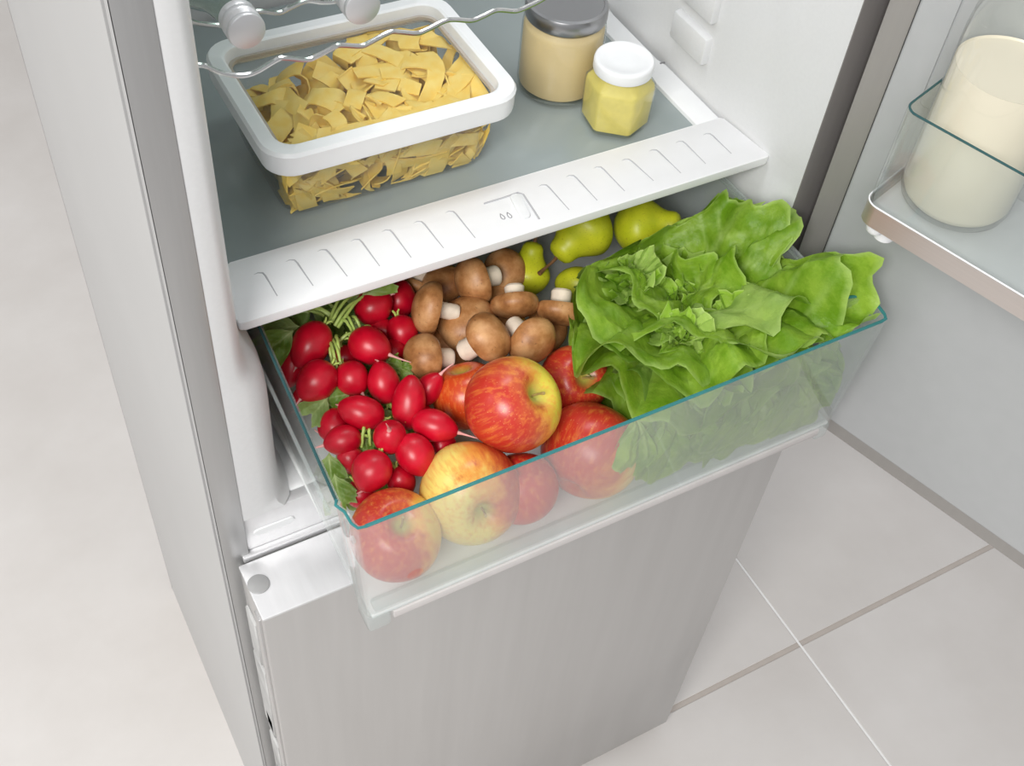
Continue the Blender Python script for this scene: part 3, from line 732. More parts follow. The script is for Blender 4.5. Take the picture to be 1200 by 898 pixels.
# ------------------------------------------------------------------ jars
J = thing('jar', 'tall round glass jar of beige sauce with dark metal lid, behind the six-sided jar', 'jar', (0.430, 0.222, 0.2449))
bm = bmesh.new(); lathe(bm, [(0, 0.0), (0.0345, 0.0), (0.0385, 0.003), (0.0395, 0.008), (0.0395, 0.066), (0.0385, 0.072), (0.0355, 0.077), (0.0345, 0.080)], 48); obj('glass', bm, M['jarglass'], J)
bm = bmesh.new(); lathe(bm, [(0, 0.004), (0.0340, 0.004), (0.0375, 0.007), (0.0380, 0.010), (0.0380, 0.066), (0.037, 0.070), (0.034, 0.0735), (0, 0.0735)], 48); obj('sauce', bm, M['horse'], J)
bm = bmesh.new(); lathe(bm, [(0.034, 0.0765), (0.0378, 0.0770), (0.0385, 0.079), (0.0385, 0.088), (0.0372, 0.0905), (0.0345, 0.0915), (0.0335, 0.0905), (0.0, 0.0905)], 48); obj('lid', bm, M['jarmetal'], J)
J = thing('jar', 'small six-sided glass jar of yellow sauce with white lid, nearest the shelf trim', 'jar', (0.452, 0.152, 0.2449))
def hexring(r, z, c=0.0):
    pts = []
    for k in range(6):
        a = math.radians(60 * k + 22)
        v = Vector((math.cos(a), math.sin(a), 0))
        for s_ in (-1, 0, 1):
            b_ = a + s_ * 0.07; pts.append(Vector((r * math.cos(b_) * (1 if s_ == 0 else 0.993), r * math.sin(b_) * (1 if s_ == 0 else 0.993), z)))
    return pts
def circ(r, z): return [Vector((r * math.cos(math.radians(60 * k + 22) + s_ * 0.35), r * math.sin(math.radians(60 * k + 22) + s_ * 0.35), z)) for k in range(6) for s_ in (-1, 0, 1)]
bm = bmesh.new(); loft(bm, [hexring(0.028, 0.0), hexring(0.0325, 0.004), hexring(0.0330, 0.042), hexring(0.0325, 0.047), circ(0.0245, 0.0545), circ(0.0240, 0.061)], (True, False)); obj('glass', bm, M['jarglass'], J)
bm = bmesh.new(); loft(bm, [hexring(0.027, 0.003), hexring(0.0312, 0.0055), hexring(0.0318, 0.042), hexring(0.0310, 0.0462), circ(0.0232, 0.0530), circ(0.0230, 0.055)], (True, True)); obj('sauce', bm, M['mustard'], J)
bm = bmesh.new(); lathe(bm, [(0.0245, 0.0570), (0.0272, 0.0572), (0.0278, 0.059), (0.0278, 0.066), (0.0272, 0.0682), (0.0262, 0.0690), (0.0228, 0.0690), (0.0222, 0.0687), (0.0120, 0.0688), (0, 0.0688)], 44); obj('lid', bm, M['white'], J)

# ------------------------------------------------------------------ milk bottle in the door bin
J = thing('milk_bottle', 'large glass bottle of milk standing in the clear bin of the open door', 'bottle', (0.551, -0.151, 0.3547))
bm = bmesh.new(); lathe(bm, [(0, 0.001), (0.035, 0.0), (0.0400, 0.004), (0.0420, 0.011), (0.0420, 0.140), (0.0405, 0.156), (0.036, 0.170), (0.027, 0.188), (0.020, 0.205), (0.0175, 0.23), (0.0175, 0.25), (0.0195, 0.253), (0.0195, 0.262), (0.016, 0.264)], 56); obj('glass', bm, M['milkglass'], J)
bm = bmesh.new(); lathe(bm, [(0, 0.004), (0.034, 0.004), (0.0385, 0.008), (0.0408, 0.013), (0.0408, 0.119), (0.0398, 0.1175), (0, 0.1170)], 56); obj('milk', bm, M['milk'], J)

# ------------------------------------------------------------------ food in the drawer
def orient(axis, roll=0.0):
    a = Vector(axis).normalized(); return a.to_track_quat('Z', 'Y').to_matrix().to_4x4() @ Matrix.Rotation(roll, 4, 'Z')
def fruit_root(name, label, cat, c, r, group): return thing(name, label, cat, (c.x, c.y, c.z - r), group)
FLOOR_Z = 0.0678

# apples: axis = stem direction
def apple(px, py, z, rpx, axis, blush, thr, seed, label, red=(0.54, 0.035, 0.020), yel=(0.80, 0.56, 0.09), stem=True, squash=0.93):
    c = at(px, py, z); r = size_at(c, rpx)
    T = fruit_root('apple', label, 'apple', c, r, 'apples in the drawer')
    bm = bmesh.new(); prof = []
    n = 26
    for i in range(n + 1):
        t = PI * i / n
        rr = r * (math.sin(t) ** 0.92) * (1 + 0.05 * math.cos(t)) if 0 < t < PI - 1e-6 else 0
        zz = r * squash * math.cos(t)
        dip = 0.36 * r * math.exp(-(rr / (0.26 * r)) ** 2 / 1.2) if t < PI / 2 else -0.20 * r * math.exp(-(rr / (0.22 * r)) ** 2)
        zz -= dip
        prof.append((rr, zz))
    prof = prof[::-1]
    lathe(bm, prof, 44)
    for v in bm.verts:
        a_ = math.atan2(v.co.y, v.co.x); k = 1 + 0.018 * math.sin(5 * a_ + seed) * max(0, -v.co.z / r + 0.3) + 0.02 * math.sin(2 * a_ + seed)
        v.co.x *= k; v.co.y *= k
    O = orient(axis, seed)
    R3 = O.to_3x3()
    bl = R3.inverted() @ cdir(*blush)
    m = apple_mat('apple_skin_' + str(seed), bl, thr, seed * 3.1, red, yel)
    o = obj('body', bm, m, T); o.matrix_local = Matrix.Translation((0, 0, r)) @ O
    if stem:
        bm = bmesh.new(); zb = r * (squash - 0.36)
        tube(bm, [(0, 0, zb - 0.001), (0.0003, 0, zb + 0.005), (0.0015, 0.0005, zb + 0.011), (0.003, 0.001, zb + 0.016)], [0.0012, 0.0009, 0.0009, 0.0014], 8)
        s_ = obj('stem', bm, M['applestem'], T); s_.matrix_local = Matrix.Translation((0, 0, r)) @ O
    return T
apple(463, 628, 0.112, 54, cdir(0.28, -0.42, 0.85), (-0.7, 0.3, 0.3), -0.35, 1.0, 'red-orange apple in the front left corner of the drawer, stem hollow turned up')
apple(551, 577, 0.116, 61, cdir(0.38, 0.42, 0.80), (0.9, -0.3, 0.1), 0.55, 2.0, 'mostly yellow apple with its stem turned to the front pane', yel=(0.83, 0.66, 0.17))
apple(600, 475, 0.165, 58, cdir(0.62, -0.30, 0.62), (-0.75, 0.30, 0.35), -0.08, 3.0, 'topmost red and yellow apple, its stem pointing right, above all the others', yel=(0.72, 0.60, 0.07))
apple(692, 529, 0.111, 59, cdir(0.35, -0.6, -0.3), (-0.85, -0.35, 0.35), -0.20, 4.0, 'large red apple with yellow right flank beside the lettuce', stem=False, yel=(0.86, 0.58, 0.16))
apple(672, 446, 0.122, 42, cdir(0.35, -0.10, 0.85), (-0.2, 0.2, 0.6), -0.75, 5.0, 'red apple with open stem hollow wedged between topmost apple and lettuce')
apple(548, 464, 0.125, 42, cdir(-0.2, -0.8, 0.3), (-0.3, -0.3, 0.6), -0.75, 6.0, 'orange-red apple half hidden behind the topmost apple, next to the radishes', stem=False, red=(0.58, 0.06, 0.012))
apple(611, 572, 0.108, 43, cdir(0.2, 0.5, -0.6), (0.3, 0, 0.6), -0.95, 7.0, 'deep red apple half hidden behind the mostly yellow one', stem=False, red=(0.55, 0.025, 0.018))

# radishes: px, py, z, rx(px across), half length px, tail direction (dx,dy,k), bend, label
def radish(px, py, z, rw, rl, tail, label, seed=0, tl=1.2):
    c = at(px, py, z); a = size_at(c, rw * 1.06); b_ = size_at(c, rl * 1.05)
    T = fruit_root('radish', label, 'radish', c, a, 'radishes in the drawer')
    rnd = random.Random(seed + 5)
    prof = []; n = 16
    for i in range(n + 1):
        t = PI * i / n
        rr = a * math.sin(t) ** 0.95 if 0 < i < n else 0
        zz = -b_ * math.cos(t)
        if t > PI / 2: zz += 0.16 * b_ * math.sin((t - PI / 2)) ** 6
        prof.append((rr, zz))
    bm = bmesh.new(); lathe(bm, prof, 30)
    for v in bm.verts:
        d = noise.noise(v.co * 60 + Vector((seed, 0, 0))) * 0.05; v.co.x *= 1 + d; v.co.y *= 1 + d
    O = Matrix.Translation((0, 0, a)) @ orient(cdir(*tail), rnd.uniform(0, 6))
    o = obj('root', bm, M['radish'], T); o.matrix_local = O
    L = 0.012 * tl; k1, k2 = rnd.uniform(-1, 1), rnd.uniform(-1, 1)
    pts = [(0, 0, b_ * 0.93)] + [(k1 * 0.0035 * (u ** 2), k2 * 0.0035 * u ** 2, b_ * 1.08 + L * u) for u in (0, 0.25, 0.5, 0.75, 1.0)]
    bm = bmesh.new(); tube(bm, pts, [0.0042, 0.0021, 0.0011, 0.0008, 0.0006, 0.0003], 8)
    o = obj('tail', bm, M['radtail'], T); o.matrix_local = O
    bm = bmesh.new()
    for q in range(3):
        an = 2.1 * q + seed; tube(bm, [(0.001 * math.cos(an), 0.001 * math.sin(an), -b_ * 0.95), (0.002 * math.cos(an), 0.002 * math.sin(an), -b_ - 0.003), (0.004 * math.cos(an), 0.004 * math.sin(an), -b_ - 0.005)], [0.0011, 0.001, 0.0008], 6)
    o = obj('stalk_stub', bm, M['stalk'], T); o.matrix_local = O
rad = [
 (365,403,.150,21,27,(-0.5,0.8,0.15),'oval radish standing highest by the leaves at the left rim, tail down left',0.9),
 (372,446,.146,22,24,(-0.6,0.7,0.2),'round radish just below the leafy one, tail turned to the left rim',0.8),
 (412,443,.142,19,19,(0.45,0.6,0.2),'small round radish in the middle of the pile, straight under the green stalks',0.8),
 (450,450,.144,18,23,(-0.2,-0.9,0.2),'upright oval radish with pointed top, left of the mushroom',0.3),
 (425,484,.144,19,25,(-0.9,-0.3,0.25),'plump radish lying sideways at the centre of the pile',0.3),
 (479,474,.148,19,29,(0.1,-0.9,0.1),'long carrot-shaped radish standing next to the orange-red apple',0.1),
 (501,457,.140,15,21,(0.6,-0.7,0.3),'slim radish leaning on the mushroom, tail pointing up right',1.3),
 (457,512,.148,19,19,(0.05,-0.35,0.9),'round radish facing the viewer with its thin tail standing up',1.6),
 (508,499,.146,18,25,(0.9,0.25,0.1),'radish lying with long pale tail over the topmost apple',1.6),
 (486,532,.140,21,24,(0.5,0.8,-0.05),'plain radish left of the mostly yellow apple, above a hidden one',0.5),
 (436,551,.140,22,23,(-0.35,0.8,0.3),'big round radish above the front left apple, tail tuft below',0.4),
 (403,516,.134,17,20,(-0.95,0.25,0.1),'radish with pale tail pointing to the left rim, above the front leaf',1.3),
 (470,563,.116,16,18,(0.3,0.8,-0.4),'low radish peeping out over the front left apple',0.3),
 (432,405,.150,21,24,(0.8,0.35,0.3),'shiny radish with forked pale tail reaching the brown mushroom',1.9),
 (437,360,.142,20,21,(0.8,-0.55,0.1),'dark radish half under the shelf trim beside the leaves',0.4),
 (468,352,.128,18,20,(0.2,-0.9,0.2),'crimson radish at the back, cut off by the shelf trim',0.6),
 (471,389,.132,18,19,(0.3,0.9,0),'purple-red radish touching the sideways mushroom',0.3),
 (448,386,.128,13,18,(0.85,0.4,0.3),'thin cone-shaped radish squeezed between the shiny and the dark one',1.4),
 (343,428,.132,15,22,(-0.2,0.9,0),'shaded radish against the left rim under the oval one',0.3),
 (358,466,.124,14,16,(-0.5,0.6,0.2),'sunken radish at the left rim beside the middle leaf',0.6),
 (394,500,.124,21,18,(-0.9,0.3,0),'radish half covered by the one whose tail points to the rim',0.3),
 (461,414,.124,16,16,(0.9,0.3,0),'sunken radish behind the shiny one by the mushroom',0.5),
 (518,521,.122,16,14,(0.6,0,0),'sunken radish under the long-tailed one beside the apple',0.3),
 (411,538,.122,15,17,(0.3,0.8,-0.4),'sunken radish between front leaf and the big round one',0.3),
 (423,578,.108,17,16,(0.3,0.8,-0.4),'lowest radish, just above the front left apple by the pane',0.3),
 (405,420,.122,15,15,(0.3,0.8,-0.4),'sunken radish beneath the stalk bunch',0.3),
 (492,488,.122,15,16,(0.3,0.8,-0.4),'sunken radish under the carrot-shaped one',0.3),
]
for i, (px, py, z, rw, rl, tl_, lab, k) in enumerate(rad): radish(px, py, z, rw, rl, tl_, lab, i, k)

# mushrooms: cap centre px, stem end px
def mushroom(px, py, z, rpx, axis, label, seed, stem_len=1.0, dome=0.80, stem_r=0.30):
    "axis: from the stem towards the cap's top"
    c = at(px, py, z); r = size_at(c, rpx * 1.09)
    T = fruit_root('mushroom', label, 'mushroom', c, r * 0.8, 'brown mushrooms in the drawer')
    O = Matrix.Translation((0, 0, r * 0.8)) @ orient(axis, seed)
    prof = []; n = 12
    for i in range(n + 1):
        t = (PI / 2) * i / n; prof.append((r * math.cos(t) ** 0.85 if i < n else 0, r * dome * math.sin(t)))
    rim = [(r * 0.80, -r * 0.26), (r * 0.90, -r * 0.28), (r * 0.97, -r * 0.18)]
    bm = bmesh.new(); lathe(bm, rim + prof, 36)
    for v in bm.verts:
        d = noise.noise(v.co * 45 + Vector((seed * 3, 1, 0))) * 0.09; v.co *= 1 + d
    o = obj('cap', bm, M['cap'], T); o.matrix_local = O
    bm = bmesh.new(); lathe(bm, [(r * stem_r, -r * 0.05), (r * 0.6, -r * 0.12), (r * 0.86, -r * 0.27)], 60)
    for v in bm.verts:
        a_ = math.atan2(v.co.y, v.co.x); v.co.z += 0.0005 * math.sin(a_ * 30)
    o = obj('gills', bm, M['gill'], T); o.matrix_local = O
    bm = bmesh.new(); sl_ = r * (0.55 + 0.45 * stem_len)
    lathe(bm, [(0, -r * 0.1), (r * stem_r * 1.05, -r * 0.1), (r * stem_r, -r * 0.35), (r * stem_r * 1.12, -sl_ * 0.95), (r * stem_r * 0.95, -sl_ * 1.06), (0, -sl_ * 1.08)], 20)
    for v in bm.verts:
        d = noise.noise(v.co * 150 + Vector((seed, 0, 2))) * 0.12; v.co.x *= 1 + d; v.co.y *= 1 + d
    o = obj('stem', bm, M['mstem'], T); o.matrix_local = O
mushroom(503, 361, .150, 29, cdir(-0.9, -0.15, 0.25), 'mushroom lying on its side beside the radishes, stem pointing right', 1, 1.1, 0.62)
mushroom(556, 330, .146, 27, cdir(-0.85, 0.30, 0.35), 'mushroom under the trim with thick pale stem pointing right', 2, 1.0, 0.75, 0.38)
mushroom(592, 318, .128, 25, cdir(0.2, -0.2, 0.7), 'dark mushroom cap behind the thick pale stem by the pears', 3, 0.6)
mushroom(604, 357, .146, 27, cdir(0.05, 0.85, 0.15), 'upturned mushroom with short stem on top, in front of the pears', 4, 0.45, 0.55, 0.36)
mushroom(656, 365, .140, 25, cdir(-0.1, 0.85, 0.1), 'upturned mushroom beside the lettuce, stem standing up', 5, 0.75, 0.6, 0.42)
mushroom(545, 379, .128, 33, cdir(-0.3, -0.5, 0.8), 'wide mushroom cap lying deepest in the middle of the pile', 6, 0.6, 0.7)
mushroom(570, 396, .158, 28, cdir(0.62, -0.35, 0.42), 'foremost tan mushroom above the topmost apple, stem to the lower left', 7, 1.35, 0.80, 0.40)
mushroom(622, 399, .150, 28, cdir(0.55, 0.5, 0.4), 'tan mushroom by the lettuce above the topmost apple, stem to the upper left', 8, 1.2, 0.8, 0.36)
mushroom(499, 419, .140, 27, cdir(-0.75, 0.0, 0.45), 'round tan mushroom left of the orange-red apple, stem pointing right', 9, 1.15, 0.85, 0.38)
mushroom(521, 334, .126, 24, cdir(-0.2, -0.6, 0.6), 'shaded mushroom at the back directly under the trim', 10, 0.6)
mushroom(488, 334, .122, 16, cdir(-0.3, 0.8, 0.0), 'small mushroom showing only its pale stem behind the radishes', 11, 0.9, 0.6, 0.5)

mushroom(583, 352, .108, 26, cdir(-0.2, -0.3, 0.8), 'sunken mushroom between the upturned one and the thick-stemmed one', 12, 0.5)
mushroom(640, 388, .112, 26, cdir(-0.5, -0.3, 0.6), 'sunken mushroom between the upturned one by the lettuce and the tan one', 13, 0.5)
mushroom(530, 405, .108, 26, cdir(0.3, -0.3, 0.6), 'sunken mushroom under the foremost tan one, left of its stem', 14, 0.5)
mushroom(596, 388, .110, 24, cdir(0.3, -0.3, 0.6), 'sunken mushroom in the gap between the two tan caps above the topmost apple', 15, 0.5)
# pears
def pear(px, py, z, rpx, axis, label, seed, length=1.55, stem_v=(0.3, 0.2)):
    c = at(px, py, z); r = size_at(c, rpx)
    T = fruit_root('pear', label, 'pear', c, r, 'pears at the back of the drawer')
    prof = []; n = 22
    for i in range(n + 1):
        u = i / n
        zz = -r + u * r * (1 + length)
        if u < 0.42: rr = r * math.sin(PI / 2 * min(1, (u / 0.42))) ** 0.6
        else:
            t = (u - 0.42) / 0.58; rr = r * (0.47 + 0.53 * 0.5 * (1 + math.cos(PI * min(1, t * 1.35)))) * (1 - max(0, (t - 0.68) / 0.32) ** 2.6) ** 0.5
        prof.append((max(rr, 0) if 0 < i < n else 0, zz))
    bm = bmesh.new(); lathe(bm, prof, 36)
    for v in bm.verts:
        d = noise.noise(v.co * 28 + Vector((seed * 3, 0, 0))) * 0.08; v.co.x *= 1 + d; v.co.y *= 1 + d
    O = Matrix.Translation((0, 0, r)) @ orient(axis, seed)
    o = obj('body', bm, M['pear'], T); o.matrix_local = O
    bm = bmesh.new(); e = r * length
    tube(bm, [(0, 0, e - 0.003), (0.0005, 0, e + 0.006), (0.002, 0.001, e + 0.014), (0.005, 0.002, e + 0.024)], [0.0022, 0.0014, 0.0014, 0.0024], 8)
    o = obj('stem', bm, M['bark'], T); o.matrix_local = O
pear(682, 270, .156, 37, cdir(-0.72, 0.78, 0.15), 'yellow-green pear with its neck and stem pointing down at the mushrooms', 1, 1.22)
pear(754, 266, .156, 36, cdir(0.95, 0.0, 0.30), 'green pear lying level behind the lettuce, brown stem pointing right', 2, 1.28)
pear(618, 322, .118, 27, cdir(0.2, -0.9, 0.3), 'shaded pear standing between mushrooms and the yellow-green pear', 3, 1.5)

pear(676, 338, .108, 27, cdir(-0.3, 0.8, 0.3), 'shaded pear lying low between the yellow-green pear and the lettuce', 4, 1.3)
# ---------------- leaves
def leaf_bm(L, A, phi0, phi1, ruf, nr, cup, seed, nu=20, nv=30, tipw=0.9, rib=1.0, lobes=0.10, wob=0.08, fold=0.0):
    "fan-shaped leaf: base at the origin, grows along +x, rises at angle phi0 and ends at phi1 (degrees)"
    rnd = random.Random(seed); ph = [rnd.uniform(0, 6.28) for _ in range(6)]
    bm = bmesh.new(); lay = bm.verts.layers.float_color.new('along')
    # spine
    sp = [(0.0, 0.0)]; dirs = []
    N_ = 60
    for i in range(N_ + 1):
        t = i / N_; phi = math.radians(phi0 + (phi1 - phi0) * t ** 1.2); dirs.append(phi)
        sp.append((sp[-1][0] + math.cos(phi) / N_, sp[-1][1] + math.sin(phi) / N_))
    def spine(x):
        x = max(0, min(1.15, x)) * N_; i = min(int(x), N_ - 1); f = x - i
        a_, b_ = sp[i], sp[i + 1]; return a_[0] + (b_[0] - a_[0]) * f, a_[1] + (b_[1] - a_[1]) * f, dirs[i]
    grid = []
    for iu in range(nu + 1):
        u = iu / nu; row = []
        for iv in range(nv + 1):
            v = -1 + 2 * iv / nv
            ang = v * A * (0.35 + 0.65 * min(1, u * 1.6))
            edge = 0.42 + 0.58 * math.sqrt(max(0, 1 - abs(v) ** 2.8))
            lob = 1 + 0.05 * noise.noise(Vector((v * 14, seed, 0))) * u ** 4 + lobes * math.sin(4.3 * v + ph[0]) * u + lobes * 0.6 * math.sin(11 * v + ph[1]) * u ** 3 + lobes * 0.3 * math.sin(27 * v + ph[4]) * u ** 6
            r = u * edge * lob
            x = r * math.cos(ang); y = r * math.sin(ang)
            sx_, sz_, ph_ = spine(x)
            rim = max(0, r) ** 2.2
            off = cup * y * y + ruf * rim * (math.sin(nr * v * A + ph[2]) * (0.35 + abs(v)) + 0.45 * math.sin(nr * 2.3 * v * A + ph[3]))
            off += fold * abs(y) 
            off += wob * noise.noise(Vector((x * 3.2 + seed, y * 3.2, seed * 0.7))) + 0.055 * abs(noise.noise(Vector((x * 6 + seed, y * 6, 3)))) + 0.026 * abs(noise.noise(Vector((x * 17 + seed, y * 17, 8))))
            px_ = sx_ - math.sin(ph_) * off; pz_ = sz_ + math.cos(ph_) * off
            vert = bm.verts.new((px_ * L, y * L, pz_ * L))
            ribv = math.exp(-(y / 0.022) ** 2) * max(0, 1 - x * 0.9) * rib
            side = 0
            for kk in range(1, 6):
                x0 = kk * 0.15; side = max(side, math.exp(-(((x - x0) - abs(y) * 0.9) / 0.014) ** 2) * 0.35 * max(0, 1 - abs(y) * 1.3))
            basep = max(0, 1 - r * 2.6)
            marg = (0.45 if iu == nu or iv in (0, nv) else 0.0)
            vert[lay] = (min(1, ribv * 0.8 + basep * 0.9 + side + marg), 0, 0, 1)
            row.append(vert)
        grid.append(row)
    for a_, b_ in zip(grid, grid[1:]):
        for k in range(nv):
            try: bm.faces.new((a_[k], b_[k], b_[k + 1], a_[k + 1]))
            except ValueError: pass
    bmesh.ops.remove_doubles(bm, verts=bm.verts, dist=L * 0.0005)
    return bm
LC = at(792, 392, 0.105)
LT = thing('lettuce', 'whole leafy green lettuce head filling the right side of the drawer', 'lettuce', (LC.x, LC.y, FLOOR_Z + 0.0))
lroot = Vector((LC.x, LC.y, FLOOR_Z))
# the head's own axis
AX = Vector((-0.30, -0.30, 0.90)).normalized()
hb = LC + Vector((0.012, 0.018, -0.012))
zq = AX.to_track_quat('Z', 'Y').to_matrix().to_4x4()
def soft_max(a_, lim):
    return a_ if a_ > lim + 0.004 else lim + 0.004 * math.exp((a_ - lim - 0.004) / 0.012)
def put_leaf(bm, mat, base, az, roll=0.0, frame=None):
    o = obj('leaf', bm, mat, LT)
    Fm = frame if frame is not None else zq
    ml = Matrix.Translation(base - lroot) @ Fm @ Matrix.Rotation(az, 4, 'Z') @ Matrix.Rotation(roll, 4, 'X')
    # the leaf lies against the drawer's walls, floor and neighbours instead of passing through them
    o.data.transform(Matrix.Translation(lroot) @ ml)
    for v in o.data.vertices:
        p = v.co
        k = (p.z - 0.066) / 0.154
        ylim = -0.1345 - 0.0095 * min(1, max(0, k)); p.y = soft_max(p.y, ylim)
        if p.z < 0.0705: p.z = 0.0705 + (p.z - 0.0705) * 0.02
        if p.z < 0.224:
            xl = (0.518 + 0.0045 * k) if p.y > -0.108 else 0.542
            if p.x > xl: p.x = xl - 0.0008 + (p.x - xl) * 0.01
        if p.y > 0.035 and p.z > 0.236: p.z = 0.236
        # it also keeps clear of the mushrooms (left) and the pears (behind left)
        for nrm_, lim_ in ((-CR, 0.110), ((-CR * 0.48 + CU * 0.88).normalized(), 0.096)):
            dd_ = (p - LC).dot(nrm_) - lim_ + 0.022
            w_ = 1.0 if nrm_ == -CR else min(1.0, max(0.0, (0.050 - (p - LC).dot(CR)) / 0.035))
            if dd_ > 0: p -= nrm_ * (dd_ - 0.022 * (1 - math.exp(-dd_ / 0.022))) * w_
    o.data.transform(Matrix.Translation(-lroot))
    return o
print('lettuce axis base', hb)
ga = math.radians(137.5)
for i in range(46):
    t = i / 45
    L = 0.042 + 0.058 * t ** 1.1
    wd = zq @ Matrix.Rotation(i * ga, 4, 'Z') @ Vector((1, 0, 0)); ix, iy = wd.dot(CR), wd.dot(CU)
    if t > 0.3 and iy > 0.15 and ix < 0.25: L *= 0.75
    phi0 = 82 - 42 * t; phi1 = 165 - 165 * t
    A = 1.15 + 0.20 * t
    bmh = leaf_bm(L, A, phi0, phi1, 0.17 - 0.02 * t, 9 + 2 * t, 0.5 * (1 - t), 200 + i, nu=26, nv=44, rib=0.8, lobes=0.10)
    base = hb + AX * (0.030 * (1 - t)) 
    off = zq @ Vector((math.cos(i * ga), math.sin(i * ga), 0)) * (0.010 + 0.010 * t)
    put_leaf(bmh, M['heart'] if t < 0.72 else M['leaf'], base + off, i * ga, random.Random(i).uniform(-0.25, 0.25))
# the large outer leaves, each laid where the head opens
def aimed(base, tip, L=None, A=1.1, phi=(25, -15), ruf=0.10, nr=8, cup=0.1, seed=0, up=None, mat='leaf', roll=0.0, lobes=0.10, nu=34, nv=60):
    d = tip - base; L = L or d.length * 1.05
    # average rise of the spine, so that the tip really lands near `tip`
    mean = math.radians((phi[0] * 0.45 + phi[1] * 0.55))
    x = d.normalized(); u = (up or Vector((-0.2, -0.2, 1))).normalized()
    y = u.cross(x).normalized(); z = x.cross(y)
    Fm = Matrix((x, y, z)).transposed().to_4x4() @ Matrix.Rotation(mean, 4, 'Y')
    put_leaf(leaf_bm(L, A, phi[0], phi[1], ruf, nr, cup, seed, nu=nu, nv=nv, lobes=lobes), M[mat], base, 0, roll, Fm)
B0 = hb + AX * 0.004
out = [
 # tip px,py,z   A     phi         ruf   nr cup  seed
 (880, 238, .222, 0.78, (40, -18), .10, 7, .15, 1),
 (838, 262, .190, 0.90, (35, 0),   .10, 8, .10, 2),
 (935, 300, .205, 0.95, (35, -12), .12, 8, .10, 3),
 (1000, 384, .206, 0.42, (30, 5),  .12, 9, .10, 4),
 (948, 410, .205, 0.85, (35, -5),  .13, 9, .10, 5),
 (905, 455, .190, 1.00, (35, -15), .12, 9, .10, 6),
 (830, 470, .180, 1.05, (40, -15), .11, 8, .10, 7),
 (745, 488, .150, 1.05, (30, -15), .12, 8, .10, 8),
 (722, 446, .150, 0.80, (35, -10), .13, 9, .10, 9),
 (684, 352, .165, 0.95, (40, -20), .12, 8, .15, 10),
 (712, 318, .175, 1.00, (40, -5),  .12, 8, .15, 11),
 (760, 435, .185, 1.20, (55, 0),   .10, 8, .20, 12),
 (725, 375, .185, 1.20, (55, -5),  .11, 8, .20, 13),
 (860, 345, .190, 1.20, (55, 5),   .11, 8, .20, 14),
 (840, 305, .190, 1.10, (55, 5),   .11, 8, .20, 15),
 (870, 410, .190, 1.20, (55, 0),   .11, 8, .20, 16),
 # lower skirt, seen through the pane
 (800, 545, .085, 0.90, (10, -35), .16, 9, .0, 17),
 (870, 515, .085, 0.95, (10, -35), .16, 9, .0, 18),
 (930, 478, .090, 0.90, (10, -30), .16, 9, .0, 19),
 (975, 440, .100, 0.80, (10, -25), .16, 9, .0, 20),
 (760, 510, .110, 0.95, (20, -25), .15, 9, .0, 21),
 (830, 500, .130, 1.05, (25, -25), .14, 9, .0, 22),
 (900, 470, .140, 1.05, (25, -25), .14, 9, .0, 23),
 (700, 480, .110, 0.90, (20, -20), .14, 9, .0, 24),
]
for (px, py, z, A, phi, ruf, nr, cup, sd) in out:
    tip = at(px, py, z)
    tip.y = max(tip.y, -0.134); 
    if z < .2: tip.x = min(tip.x, 0.524)
    aimed(B0, tip, None, A, phi, ruf, nr, cup, 300 + sd)

def cluster(px, py, z, n, L, seed):
    b_ = at(px, py, z)
    for i in range(n):
        t = i / (n - 1)
        put_leaf(leaf_bm(L * (0.55 + 0.5 * t), 1.2, 80 - 35 * t, 150 - 110 * t, 0.18, 10, 0.3, seed + i, nu=18, nv=30, lobes=0.1), M['heart'], b_, i * ga + seed)
cluster(738, 335, 0.168, 9, 0.042, 500)
cluster(825, 440, 0.150, 9, 0.048, 520)
cluster(795, 395, 0.175, 9, 0.034, 540)
cluster(860, 385, 0.165, 8, 0.044, 560)
# leaves pressed against the front pane, tips hanging down
for (bx, by, tx, ty, A, sd) in ((770, 470, 772, 552, 1.0, 1), (800, 480, 812, 560, 1.1, 2), (845, 455, 838, 545, 1.0, 3), (870, 450, 880, 535, 1.1, 4), (915, 430, 905, 515, 1.0, 5), (930, 425, 950, 500, 1.1, 6), (970, 410, 972, 478, 1.0, 7), (740, 490, 748, 548, .8, 8), (890, 470, 862, 530, .9, 9)):
    z0 = 0.150; b_ = at(bx, by, z0); b_.y = -0.105; b_.z = 0.165
    # tip: on the pane's inner side
    d = ray(tx, ty); t = (-0.132 - CAM.y) / d.y; tip = CAM + d * t
    b_.x = min(b_.x, 0.505); tip.x = min(tip.x, 0.525); tip.z = max(tip.z, 0.082)
    aimed(b_, tip, None, A, (20, -20), .17, 10, .05, 400 + sd, up=Vector((0.1, -1, 0.5)), nu=26, nv=44)
